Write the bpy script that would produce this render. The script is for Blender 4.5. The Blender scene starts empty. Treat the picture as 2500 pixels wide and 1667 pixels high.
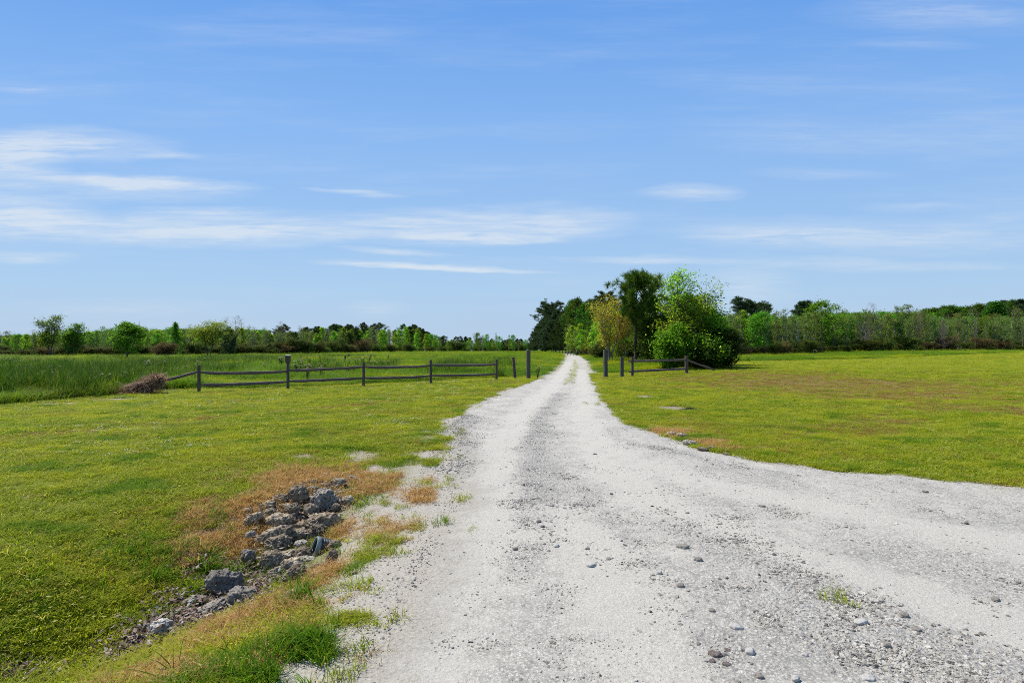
import bpy, bmesh, math, random
import numpy as np
from mathutils import Vector, Matrix, noise, Euler

random.seed(7)
rng = np.random.default_rng(11)
S = bpy.context.scene
COL = S.collection
PI = math.pi
CAMH = 1.7
FP, CX, HY = 1250.0, 1250.0, 853.6      # focal length, centre and horizon in the pixels of the photograph


# ------------------------------------------------------------------ helpers
def sstep(a, b, x):
    t = np.clip((np.asarray(x, float) - a) / (b - a), 0, 1)
    return t * t * (3 - 2 * t)


def pdist(x, y, poly):
    x = np.asarray(x, float); y = np.asarray(y, float)
    d = np.full(x.shape, 1e9)
    for (ax, ay), (bx, by) in zip(poly[:-1], poly[1:]):
        vx, vy = bx - ax, by - ay
        t = np.clip(((x - ax) * vx + (y - ay) * vy) / (vx * vx + vy * vy + 1e-12), 0, 1)
        d = np.minimum(d, np.hypot(x - ax - t * vx, y - ay - t * vy))
    return d


def vnoise(x, y, s=1.0, seed=0):
    """smooth value noise on a hashed lattice, 0..1, vectorised"""
    x = np.asarray(x, float) / s + 37.7 * seed + 1000; y = np.asarray(y, float) / s + 91.3 * seed + 1000
    xi = np.floor(x).astype(np.int64); yi = np.floor(y).astype(np.int64)
    fx = x - xi; fy = y - yi
    fx = fx * fx * (3 - 2 * fx); fy = fy * fy * (3 - 2 * fy)

    def h(a, b):
        n = (a * 374761393 + b * 668265263 + seed * 1442695) & 0xffffffff
        n = ((n ^ (n >> 13)) * 1274126177) & 0xffffffff
        return ((n ^ (n >> 16)) & 0xffff) / 65535.0
    return (h(xi, yi) * (1 - fx) + h(xi + 1, yi) * fx) * (1 - fy) + (h(xi, yi + 1) * (1 - fx) + h(xi + 1, yi + 1) * fx) * fy


def fnoise(x, y, s=1.0, seed=0):
    return (vnoise(x, y, s, seed) + 0.5 * vnoise(x, y, s * .47, seed + 1) + 0.25 * vnoise(x, y, s * .21, seed + 2)) / 1.75


# ------------------------------------------------------------------ terrain
ROADC = [(2.0, -4), (1.6, 12), (2.4, 27), (4.4, 38), (7.5, 61), (14.3, 117), (21, 200), (21.5, 300), (21, 420), (5, 620)]
DITCH = [(-2.42, 5.0), (-2.68, 3.75), (-3.3, 2.6), (-5.2, 0.0), (-9, -4)]
RCY = np.array([p[1] for p in ROADC], float); RCX = np.array([p[0] for p in ROADC], float)


def HT(x, y):
    x = np.asarray(x, float); y = np.asarray(y, float)
    d = pdist(x, y, DITCH)
    z = -0.30 * np.exp(-(d / 0.85) ** 2) - 0.12 * np.exp(-(d / 2.6) ** 2)
    xc = np.interp(y, RCY, RCX)
    z = z + 0.14 * np.exp(-((x - xc) / 5.0) ** 2) * sstep(14, 25, y) * (1 - sstep(150, 400, y))
    z = z + 0.30 * sstep(5, 13, x) * sstep(22, 35, y)
    z = z + 0.55 * sstep(20, 80, x) * sstep(45, 110, y)
    z = z + (fnoise(x, y, 9, 3) - .5) * 0.10 * sstep(6, 14, np.hypot(x - 1, y))
    z = z + (fnoise(x, y, 1.3, 5) - .5) * 0.035
    z = z + (fnoise(x, y, 45, 8) - .5) * 0.25 * sstep(30, 70, y)
    return z


YS = 1.5 * (500 / 1.5) ** np.linspace(0, 1, 3000)


def G(px, py, off=0.0):
    """first point where the line of sight through a pixel of the photograph comes within off of the terrain"""
    X = (px - CX) / FP * YS
    f = CAMH - (py - HY) / FP * YS - HT(X, YS) - off
    k = np.argmax(f < 0) if (f < 0).any() else len(YS) - 1
    if k == 0: k = 1
    t = f[k - 1] / (f[k - 1] - f[k] + 1e-12)
    Y = float(YS[k - 1] + (YS[k] - YS[k - 1]) * min(max(t, 0), 1))
    X = (px - CX) / FP * Y
    return X, Y, float(HT(X, Y))


def at(px, py, Y):
    return Vector(((px - CX) / FP * Y, Y, CAMH - (py - HY) * Y / FP))


def onground(x, y, dz=0.0):
    return Vector((x, y, float(HT(x, y)) + dz))


def GB(px, py, rx, ry):
    X, Y, Z = G(px, py)
    Y2 = G(px, py - ry)[1]; Y1 = G(px, py + ry)[1]
    return X, Y, rx * Y / FP, max((Y2 - Y1) / 2, .05)


def blobs(x, y, lst):
    m = np.zeros(np.shape(x))
    for (cx, cy, wx, wy, s) in lst:
        m = np.maximum(m, s * np.exp(-((x - cx) / wx) ** 2 - ((y - cy) / wy) ** 2))
    return m


LP = [G(*p)[:2] for p in [(1095, 1036), (1150, 996), (1222, 962), (1307, 927), (1358, 907.5), (1372, 888.4), (1383.7, 871.8), (1376, 866.5)]]
LEFT = [(-1.6, -4), (-1.15, 1.2), (-1.0, 2.61), (-.96, 3.2), (-.9, 4.2), (-.84, 5.3), (-.84, 7.0), (-1.05, 10.1)] + LP
RP = [G(*p)[:2] for p in [(2020, 1146), (1860, 1127), (1754, 1105), (1594, 1058), (1525, 1031), (1488, 988.6), (1462, 955), (1451, 935), (1440, 907.5), (1436, 888.4), (1422, 871.8)]]
RIGHT = [(40, -4), (30, 1.0), (20, 3.6), (13, 5.0), (9, 5.7), (6.3, 6.3), (5.4, 6.85)] + RP
LEFT += [(19.0, 200), (20.0, 300), (19.5, 420), (3.5, 620)]
RIGHT += [(23.0, 200), (23.2, 300), (22.6, 420), (6.5, 620)]
LEFT.sort(key=lambda p: p[1]); RIGHT.sort(key=lambda p: p[1])
LY = np.array([p[1] for p in LEFT]); LX = np.array([p[0] for p in LEFT])
RY = np.array([p[1] for p in RIGHT]); RX = np.array([p[0] for p in RIGHT])


def road_sd(x, y):
    """signed distance to the road edge, negative on the road"""
    d = np.minimum(pdist(x, y, LEFT), pdist(x, y, RIGHT))
    ins = (x > np.interp(y, LY, LX)) & (x < np.interp(y, RY, RX))
    return np.where(ins, -d, d)


DRY = [GB(*b[:4]) + (b[4],) for b in [(845, 1290, 30, 45, 1), (900, 1290, 50, 22, .8), (820, 1390, 50, 28, 1), (570, 1535, 120, 26, .6), (470, 1350, 60, 30, .7), (640, 1600, 110, 20, .5), (380, 1640, 110, 26, .6), (690, 1515, 60, 24, .6), (1000, 1290, 40, 30, .5), (1010, 1215, 40, 22, .6), (900, 1170, 40, 20, .6)]] + [GB(*b[:4]) + (b[4],) for b in [(640, 1250, 120, 60, 1), (760, 1180, 140, 45, 1), (860, 1190, 110, 55, .8), (560, 1320, 110, 38, 1),
       (700, 1480, 100, 26, .55), (800, 1400, 60, 28, .8), (590, 1560, 150, 34, .5), (1620, 1055, 60, 12, 1), (1700, 1085, 70, 12, 1), (480, 1610, 220, 40, .55),
       (980, 1190, 70, 30, .5), (1660, 1095, 60, 8, 1)]]
SAND = [GB(*b[:4]) + (b[4],) for b in [(935, 1250, 75, 50, 1), (880, 1112, 70, 18, .9), (840, 1470, 70, 45, .8), (950, 1380, 90, 70, .9), (690, 1640, 60, 30, .5), (905, 1150, 60, 26, .8), (720, 1510, 60, 22, .7), (1000, 1280, 50, 60, .8), (880, 1330, 60, 40, .8), (760, 1440, 60, 30, .6), (1010, 1180, 50, 40, .6)]]
LITTER = [GB(*b[:4]) + (b[4],) for b in [(560, 1400, 110, 40, 1), (480, 1480, 110, 45, 1), (395, 1540, 100, 44, 1), (330, 1590, 80, 34, .7), (640, 1440, 80, 40, 1), (60, 1640, 150, 45, .45), (720, 1310, 90, 90, .8), (745, 1225, 95, 70, .75)]]  # under the rock pile the dark soil also paints the shaded gaps
THIN = [GB(*b[:4]) + (b[4],) for b in [(860, 1340, 90, 70, 1), (1000, 1260, 80, 80, .97), (930, 1420, 90, 70, .95), (930, 1490, 70, 45, .75), (720, 1510, 70, 26, .8), (770, 1450, 100, 50, .95), (395, 1540, 90, 40, .9), (320, 1590, 80, 36, .6), (640, 1470, 60, 36, .8), (1060, 1170, 50, 70, .8), (935, 1250, 85, 95, 1), (890, 1420, 70, 55, .95), (810, 1500, 60, 40, .9), (1000, 1150, 50, 60, .8), (700, 1390, 110, 75, 1), (560, 1475, 110, 50, 1), (760, 1270, 100, 90, .9), (1040, 1080, 50, 40, .6), (700, 1640, 60, 25, .5)]]
BARE = [GB(*b[:4]) + (b[4],) for b in [(740, 1115, 40, 8, .8), (1650, 996, 45, 6, 1), (1575, 968, 25, 4, .9), (1030, 1108, 60, 14, .8), (970, 1088, 40, 6, .8), (600, 1180, 30, 7, .5), (2430, 1060, 50, 5, .5), (150, 985, 60, 4, .9), (270, 975, 50, 4, .8)]]
BROWN = [GB(*b[:4]) + (b[4],) for b in [(2000, 935, 400, 30, 1), (2180, 962, 320, 26, .95), (2480, 1000, 160, 22, .8), (1850, 920, 200, 8, .5), (1300, 945, 60, 12, .9), (2000, 1060, 200, 14, .45),
        (2380, 930, 200, 14, .4), (1240, 935, 60, 8, .6), (1180, 990, 90, 14, .5), (700, 1050, 250, 12, .3)]]
# edge between the mown lawn and the rough field
FIELD_L = [G(*p)[:2] for p in [(-260, 1010), (0, 990), (200, 973), (372, 955), (486, 951), (704, 946), (887, 938), (1052, 932), (1212, 922)]] + [(1.2, 29.5)]
FIELD_R = [(6.6, 33.5), (11, 36), (15, 41), (25, 57), (60, 78), (120, 118), (300, 230)]
FLY = np.array(FIELD_L); FRY = np.array(FIELD_R)


def is_field(x, y):
    x = np.asarray(x, float); y = np.asarray(y, float)
    yl = np.interp(x, FLY[:, 0], FLY[:, 1]); yr = np.interp(x, FRY[:, 0], FRY[:, 1])
    xc = np.interp(y, RCY, RCX)
    lim = np.where(x < xc, yl, yr)
    return sstep(-.5, .8, y - lim + (vnoise(x, y, 1.2, 21) - .5) * 1.2)


# ------------------------------------------------------------------ object bookkeeping
def tag(o, label=None, cat=None, group=None, kind=None):
    if label: o['label'] = label
    if cat: o['category'] = cat
    if group: o['group'] = group
    if kind: o['kind'] = kind
    return o


def empty(name, loc, rz=0, label=None, cat=None, group=None, scale=1):
    o = bpy.data.objects.new(name, None); COL.objects.link(o)
    o.location = loc; o.rotation_euler = (0, 0, rz); o.scale = (scale,) * 3; o.empty_display_size = .2
    return tag(o, label, cat, group)


class MB:
    def __init__(self):
        self.v = []; self.f = []; self.n = 0; self.t = []

    def add(self, v, f, t=None):
        v = np.asarray(v, float).reshape(-1, 3)
        self.v.append(v)
        f = [tuple(int(i) + self.n for i in q) for q in f]
        self.f += f
        if t is None: t = random.random()
        self.t += list(t) if hasattr(t, '__len__') else [t] * len(f)
        self.n += len(v)
        return self

    def mesh(self, name, smooth=False):
        me = bpy.data.meshes.new(name)
        me.from_pydata(np.concatenate(self.v).tolist() if self.v else [], [], self.f)
        a = me.attributes.new('tint', 'FLOAT', 'FACE'); a.data.foreach_set('value', np.array(self.t, dtype=np.float32))
        if smooth: me.polygons.foreach_set('use_smooth', [True] * len(me.polygons))
        me.update()
        return me

    def build(self, name, mat, parent=None, smooth=False, link=True):
        me = self.mesh(name, smooth); me.materials.append(mat)
        o = bpy.data.objects.new(name, me)
        if link: COL.objects.link(o)
        if parent is not None: o.parent = parent
        return o


def tube(mb, pts, rad, n=6, t=None, cap=True, wob=0.0, flat=1.0):
    pts = [Vector(p) for p in pts]
    V = []; F = []
    up = Vector((0, 0, 1))
    for i, p in enumerate(pts):
        d = (pts[min(i + 1, len(pts) - 1)] - pts[max(i - 1, 0)]).normalized()
        a = d.cross(up)
        if a.length < .05: a = d.cross(Vector((1, 0, 0)))
        a.normalize(); b = d.cross(a)
        for k in range(n):
            w = 2 * PI * k / n
            r = rad[i] * (1 + wob * (random.random() - .5))
            V.append(p + a * (math.cos(w) * r * flat) + b * (math.sin(w) * r))
    for i in range(len(pts) - 1):
        for k in range(n):
            k2 = (k + 1) % n
            F.append((i * n + k, i * n + k2, (i + 1) * n + k2, (i + 1) * n + k))
    if cap:
        F.append(tuple(range(n - 1, -1, -1))); F.append(tuple((len(pts) - 1) * n + k for k in range(n)))
    mb.add([tuple(v) for v in V], F, t)


def unit(v):
    return v / (np.linalg.norm(v, axis=-1, keepdims=True) + 1e-9)


def leaf_cards(c, size, n_bias=0.6, aspect=.55, tint=None, droop=None, r=rng):
    """rhombic leaves round the points c: returns verts, faces, tints"""
    c = np.asarray(c, float); N = len(c)
    size = np.broadcast_to(np.asarray(size, float), (N,))[:, None]
    nrm = r.normal(size=(N, 3)); nrm = unit(nrm); nrm[:, 2] = np.abs(nrm[:, 2]) + n_bias; nrm = unit(nrm)
    a = r.normal(size=(N, 3))
    if droop is not None: a = a * (1 - abs(droop)) + np.array([0, 0, -1.0]) * droop * 2
    a = unit(a - nrm * np.sum(a * nrm, 1, keepdims=True)); b = np.cross(nrm, a)
    v = np.stack([c - a * size * .5, c + b * size * aspect * .5 - nrm * size * .08, c + a * size * .5, c - b * size * aspect * .5 - nrm * size * .08], 1).reshape(-1, 3)
    f = np.arange(4 * N).reshape(N, 4)
    return v, f.tolist(), (r.random(N) if tint is None else tint)


# ------------------------------------------------------------------ materials
def newmat(name):
    m = bpy.data.materials.new(name); m.use_nodes = True
    nt = m.node_tree; nt.nodes.clear()
    out = nt.nodes.new('ShaderNodeOutputMaterial')
    return m, nt, out


class NT:
    """short-hand for wiring nodes"""
    def __init__(self, nt): self.nt = nt; self.L = nt.links

    def n(self, typ, **k):
        nd = self.nt.nodes.new(typ)
        ins = k.pop('ins', {})
        for a, b in k.items(): setattr(nd, a, b)
        for a, b in ins.items():
            s = nd.inputs[a]
            if isinstance(b, bpy.types.NodeSocket): self.L.new(b, s)
            else: s.default_value = b
        return nd

    def math(self, op, a, b=0.0, c=0.0, clamp=False):
        return self.n('ShaderNodeMath', operation=op, use_clamp=clamp, ins={0: a, 1: b, 2: c}).outputs[0]

    def mix(self, f, a, b, mode='MIX'):
        nd = self.n('ShaderNodeMix', data_type='RGBA', blend_type=mode)
        for i, s in ((0, f), (6, a), (7, b)):
            if isinstance(s, bpy.types.NodeSocket): self.L.new(s, nd.inputs[i])
            else: nd.inputs[i].default_value = s if i == 0 else (tuple(s) + (1,))[:4]
        return nd.outputs[2]

    def noise(self, vec, scale, detail=4, rough=.6, dist=0.0):
        return self.n('ShaderNodeTexNoise', ins={'Vector': vec, 'Scale': scale, 'Detail': detail, 'Roughness': rough, 'Distortion': dist}).outputs[0]

    def ramp(self, f, stops):
        nd = self.n('ShaderNodeValToRGB', ins={0: f})
        cr = nd.color_ramp
        while len(cr.elements) < len(stops): cr.elements.new(.5)
        for e, (p, c) in zip(cr.elements, stops):
            e.position = p; e.color = (tuple(c) + (1,))[:4] if hasattr(c, '__len__') else (c, c, c, 1)
        return nd.outputs[0]

    def rng(self, f, a, b, c=0.0, d=1.0):
        return self.n('ShaderNodeMapRange', ins={0: f, 1: a, 2: b, 3: c, 4: d}).outputs[0]

    def attr(self, name):
        return self.n('ShaderNodeAttribute', attribute_name=name).outputs['Fac']

    def pos(self):
        return self.n('ShaderNodeNewGeometry').outputs['Position']

    def objco(self):
        return self.n('ShaderNodeTexCoord').outputs['Object']

    def vscale(self, v, s):
        return self.n('ShaderNodeMapping', ins={0: v, 3: s}).outputs[0]


def leafy(name, stops, trans=.35, obj_var=.25, patch=None, rough=.55, tcol=1.25):
    """foliage: tint per leaf picks the colour; the leaf lets part of the light through"""
    m, nt, out = newmat(name); g = NT(nt)
    col = g.ramp(g.attr('tint'), stops)
    if patch:                                   # broad colour patches laid out over the land
        for (sx, sy, lo, hi, c, k) in patch:
            nz = g.noise(g.vscale(g.pos(), (sx, sy, .02)), 1.0, 3, .55)
            col = g.mix(g.math('MULTIPLY', g.rng(nz, lo, hi), k), col, c)
    if obj_var:
        r = g.n('ShaderNodeObjectInfo').outputs['Random']
        hs = g.n('ShaderNodeHueSaturation', ins={0: g.rng(r, 0, 1, .5 - .035 * obj_var / .25, .5 + .03 * obj_var / .25), 1: 1.0, 2: g.rng(r, 0, 1, 1 - obj_var, 1 + obj_var), 4: col})
        col = hs.outputs[0]
    bs = g.n('ShaderNodeBsdfPrincipled', ins={'Base Color': col, 'Roughness': rough, 'Specular IOR Level': .06})
    tc = g.n('ShaderNodeMix', data_type='RGBA', blend_type='MULTIPLY'); tc.inputs[0].default_value = 1
    nt.links.new(col, tc.inputs[6]); tc.inputs[7].default_value = (tcol, tcol, tcol * .7, 1)
    tr = g.n('ShaderNodeBsdfTranslucent', ins={0: tc.outputs[2]})
    mx = g.n('ShaderNodeMixShader', ins={0: trans, 1: bs.outputs[0], 2: tr.outputs[0]})
    nt.links.new(mx.outputs[0], out.inputs[0])
    return m


def surf(name, build):
    m, nt, out = newmat(name); g = NT(nt)
    col, rough, h, hs, dist = build(g)
    bs = g.n('ShaderNodeBsdfPrincipled', ins={'Base Color': col, 'Roughness': rough, 'Specular IOR Level': .3})
    if h is not None:
        bp = g.n('ShaderNodeBump', ins={'Strength': hs, 'Distance': dist, 'Height': h})
        nt.links.new(bp.outputs[0], bs.inputs['Normal'])
    nt.links.new(bs.outputs[0], out.inputs[0])
    return m


def wood(name, dark, light, sc=(14, 14, 1.2)):
    def b(g):
        v = g.vscale(g.objco(), sc)
        n1 = g.noise(v, 2.2, 6, .65, .6); n2 = g.noise(g.objco(), 2.5, 3, .5)
        c = g.ramp(n1, [(.28, dark), (.72, light)])
        c = g.mix(g.rng(n2, .45, .7, 0, .5), c, tuple(x * .6 for x in light))
        return c, .85, n1, .7, .02
    return surf(name, b)


def bark(name, dark, light):
    def b(g):
        v = g.vscale(g.objco(), (9, 9, 2))
        n1 = g.noise(v, 1.6, 5, .65, .3)
        return g.ramp(n1, [(.3, dark), (.7, light)]), .9, n1, .8, .05
    return surf(name, b)


M = {}
M['rail'] = wood('weathered_rail_wood', (.028, .019, .015), (.24, .175, .14), (3, 14, 14))
M['post'] = wood('weathered_post_wood', (.024, .017, .014), (.17, .125, .10))
M['gate'] = wood('treated_post_wood', (.035, .035, .024), (.12, .115, .085), (18, 18, .8))
M['box'] = wood('old_box_wood', (.05, .035, .025), (.14, .10, .075))
M['tin'] = surf('pale_roof_metal', lambda g: (g.ramp(g.noise(g.objco(), 14, 4), [(.3, (.12, .12, .12)), (.7, (.28, .28, .27))]), .45, None, 0, 0))
M['bark'] = bark('grey_bark', (.045, .037, .03), (.17, .145, .12))
M['pinebark'] = bark('pine_bark', (.025, .018, .014), (.10, .07, .055))
M['palebark'] = bark('pale_bark', (.10, .085, .07), (.30, .26, .22))


def rockmat(name, dark, light, moss):
    def b(g):
        oi = g.n('ShaderNodeObjectInfo').outputs['Random']
        co = g.n('ShaderNodeVectorMath', operation='ADD', ins={0: g.objco(), 1: g.n('ShaderNodeCombineXYZ', ins={0: g.math('MULTIPLY', oi, 31.0), 1: oi, 2: oi}).outputs[0]}).outputs[0]
        n1 = g.noise(co, 9, 8, .7, .4); n2 = g.noise(co, 38, 5, .65)
        vo = g.n('ShaderNodeTexVoronoi', ins={'Vector': co, 'Scale': 30, 'Randomness': 1.0}).outputs[0]
        pit = g.rng(vo, .05, .38)
        c = g.ramp(n1, [(.32, dark), (.56, light), (.74, tuple(min(x * 2.3, .6) for x in light))])
        c = g.mix(g.rng(g.noise(co, 5, 4), .5, .72, 0, .65), c, moss)
        c = g.n('ShaderNodeHueSaturation', ins={0: .5, 1: 1.0, 2: g.rng(oi, 0, 1, .6, 1.45), 4: c}).outputs[0]
        c = g.mix(g.math('MULTIPLY', g.math('SUBTRACT', 1.0, pit), .55), c, tuple(x * .5 for x in dark))
        h = g.math('ADD', g.math('MULTIPLY', pit, .7), g.math('ADD', n1, g.math('MULTIPLY', n2, .5)))
        return c, .92, h, .9, .035
    return surf(name, b)


M['rock'] = rockmat('pitted_grey_marl', (.048, .035, .021), (.31, .245, .165), (.28, .195, .105))
M['palerock'] = rockmat('pale_marl', (.14, .12, .095), (.36, .32, .265), (.33, .29, .22))
M['stone'] = surf('limestone_gravel', lambda g: (g.ramp(g.n('ShaderNodeObjectInfo').outputs['Random'], [(0, (.10, .088, .075)), (.10, (.21, .19, .16)), (.4, (.36, .33, .275)), (1, (.52, .49, .42))]), .9, g.noise(g.objco(), 3, 4), .5, .2))
M['greystone'] = surf('grey_limestone', lambda g: (g.ramp(g.noise(g.objco(), 12, 5, .65), [(.3, (.12, .105, .088)), (.7, (.30, .27, .225))]), .9, g.noise(g.objco(), 30, 5), .7, .02))
M['brownstone'] = surf('brown_stone', lambda g: (g.ramp(g.noise(g.objco(), 12, 5, .65), [(.3, (.06, .045, .04)), (.7, (.19, .15, .13))]), .9, g.noise(g.objco(), 30, 5), .7, .02))
M['whitestone'] = surf('white_limestone', lambda g: (g.ramp(g.noise(g.objco(), 12, 5, .65), [(.3, (.28, .265, .24)), (.7, (.46, .44, .395))]), .9, g.noise(g.objco(), 30, 5), .7, .02))
M['pipe'] = surf('black_plastic', lambda g: (g.ramp(g.noise(g.objco(), 9, 4), [(.35, (.012, .013, .014)), (.8, (.07, .075, .075))]), .38, None, 0, 0))
M['piperim'] = surf('scuffed_pipe_rim', lambda g: (g.ramp(g.noise(g.objco(), 7, 4), [(.3, (.10, .13, .12)), (.6, (.22, .26, .24)), (.8, (.24, .36, .22))]), .4, None, 0, 0))

LAWN = [(0, (.060, .115, .005)), (.3, (.175, .245, .008)), (.6, (.315, .355, .014)), (.82, (.38, .42, .03)), (1, (.54, .47, .17))]
M['lawn'] = leafy('lawn_blades', LAWN, .5, 0, [(.55, .75, .47, .60, (.37, .385, .022), .7), (.9, 1.3, .53, .64, (.095, .20, .006), .75), (1.7, 2.4, .57, .68, (.30, .23, .05), .3), (.16, .5, .55, .64, (.30, .23, .05), .3)])
M['drygrass'] = leafy('dead_orange_grass', [(0, (.13, .065, .025)), (.3, (.38, .19, .055)), (.6, (.56, .36, .14)), (1, (.72, .57, .32))], .4, 0)
M['browngrass'] = leafy('brown_thatch', [(0, (.13, .075, .02)), (.5, (.27, .165, .04)), (1, (.42, .29, .085))], .4, 0)
M['meadow'] = leafy('meadow_grass', [(0, (.035, .095, .004)), (.5, (.085, .19, .007)), (.85, (.19, .29, .012)), (1, (.32, .31, .05))], .45, 0,
                    [(.05, .16, .52, .62, (.36, .38, .014), .8), (.07, .13, .56, .70, (.20, .12, .03), .6), (.11, .2, .58, .7, (.04, .10, .006), .75)])
M['rush'] = leafy('dark_rush', [(0, (.012, .042, .003)), (.55, (.040, .105, .006)), (.85, (.13, .20, .015)), (1, (.26, .22, .07))], .4, 0)
M['litter'] = leafy('dry_leaf_litter', [(0, (.05, .032, .022)), (.5, (.19, .125, .085)), (.8, (.30, .235, .19)), (1, (.50, .45, .40))], .15, 0)
M['clover'] = leafy('clover_heads', [(0, (.50, .50, .42)), (1, (.75, .73, .66))], .2, 0)
M['yellow'] = leafy('yellow_flowers', [(0, (.62, .42, .01)), (1, (.78, .60, .02))], .25, 0)
M['straw'] = leafy('dead_straw', [(0, (.09, .04, .022)), (.5, (.27, .14, .07)), (1, (.50, .35, .21))], .15, 0)
M['brush'] = surf('brush_core', lambda g: (g.ramp(g.noise(g.objco(), 12, 5), [(.3, (.035, .022, .016)), (.7, (.13, .085, .06))]), .95, g.noise(g.objco(), 20, 5), .9, .05))
M['weedleaf'] = leafy('weed_leaf', [(0, (.025, .05, .012)), (1, (.08, .12, .03))], .3, .1)
M['weedhead'] = leafy('cream_seed_head', [(0, (.22, .20, .12)), (1, (.50, .46, .33))], .3, .1)


def fol(name, a, b, c, tr=.38, ov=.22):
    M[name] = leafy(name, [(0, a), (.55, b), (1, c)], tr, ov)


fol('green_foliage', (.035, .105, .006), (.12, .28, .014), (.40, .58, .06), .5)
fol('spring_foliage', (.045, .125, .006), (.24, .42, .018), (.68, .80, .15), .55)  # brightest tint paints the glossy leaf highlights into the colour
fol('sapling_foliage', (.065, .11, .020), (.155, .225, .045), (.29, .36, .09), .42)
fol('olive_foliage', (.028, .045, .008), (.085, .115, .016), (.20, .22, .035), .35)
fol('rust_foliage', (.05, .036, .016), (.14, .105, .036), (.24, .20, .06), .3)
fol('willow_foliage', (.11, .14, .010), (.25, .28, .020), (.38, .40, .05), .45)
fol('hazy_foliage', (.07, .12, .024), (.165, .24, .048), (.31, .39, .10), .45)  # slightly paler sapling green, distance haze put into the leaf colour
fol('amber_foliage', (.20, .155, .014), (.42, .33, .025), (.62, .52, .08), .45, .12)
fol('deep_foliage', (.022, .065, .006), (.060, .15, .012), (.17, .30, .03), .4)
fol('russet_foliage', (.17, .11, .02), (.38, .25, .04), (.48, .40, .07), .4, .1)
fol('pine_needles', (.016, .034, .008), (.042, .080, .014), (.095, .14, .026), .22)
fol('dark_pine_needles', (.028, .050, .022), (.062, .105, .042), (.13, .19, .065), .25, .15)
fol('young_pine_needles', (.024, .060, .007), (.078, .150, .014), (.24, .32, .04), .32, .05)
fol('bud_foliage', (.09, .08, .04), (.17, .16, .07), (.26, .27, .10), .3)
fol('myrtle_foliage', (.008, .020, .003), (.030, .060, .007), (.15, .21, .018), .28, .1)


def ground_mat():
    def b(g):
        p = g.pos()
        fine = g.noise(p, 26, 5, .7); mid = g.noise(p, 2.2, 5, .6); big = g.noise(p, .33, 4, .55)
        grass = g.ramp(fine, [(.28, (.035, .04, .010)), (.45, (.085, .10, .012)), (.62, (.16, .165, .02)), (.8, (.30, .25, .085))])
        grass = g.mix(g.rng(big, .42, .62, 0, .65), grass, (.20, .195, .022))
        grass = g.mix(g.rng(mid, .52, .72, 0, .5), grass, (.07, .115, .010))
        fld = g.ramp(g.noise(g.vscale(p, (.06, .25, .1)), 1, 5, .65), [(.3, (.03, .06, .006)), (.5, (.075, .12, .010)), (.62, (.16, .19, .015)), (.75, (.11, .075, .025))])
        c = g.mix(g.attr('field'), grass, fld)
        c = g.mix(g.math('MULTIPLY', g.attr('brown'), g.rng(mid, .3, .6, .45, 1)), c, g.ramp(fine, [(.3, (.10, .065, .022)), (.7, (.26, .18, .06))]))
        wob = g.math('MULTIPLY', g.math('SUBTRACT', g.noise(p, 4.5, 6, .7), .5), 1.5)

        def m(a, lo=.35, hi=.6):
            return g.rng(g.math('ADD', g.attr(a), g.math('MULTIPLY', wob, .8)), lo, hi)
        c = g.mix(m('dry'), c, g.ramp(fine, [(.3, (.10, .06, .03)), (.5, (.24, .16, .085)), (.75, (.42, .33, .21))]))
        c = g.mix(m('bare'), c, g.ramp(fine, [(.3, (.14, .10, .075)), (.75, (.34, .28, .225))]))
        c = g.mix(m('sand'), c, g.ramp(g.noise(p, 60, 5, .7), [(.3, (.21, .17, .115)), (.7, (.36, .31, .235))]))
        c = g.mix(m('litter'), c, g.ramp(g.noise(p, 34, 5, .7), [(.32, (.03, .022, .017)), (.55, (.11, .085, .07)), (.78, (.33, .28, .24))]))
        vg = g.rng(g.math('ADD', g.attr('sd'), g.math('MULTIPLY', wob, -.55)), .12, .62, 1, 0)
        c = g.mix(vg, c, g.ramp(g.noise(p, 45, 5, .7), [(.3, (.22, .195, .155)), (.7, (.42, .385, .32))]))
        h = g.math('ADD', fine, g.math('MULTIPLY', g.noise(p, 70, 3, .6), .6))
        return c, .95, h, .6, .03
    return surf('ground_turf', b)


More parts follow.
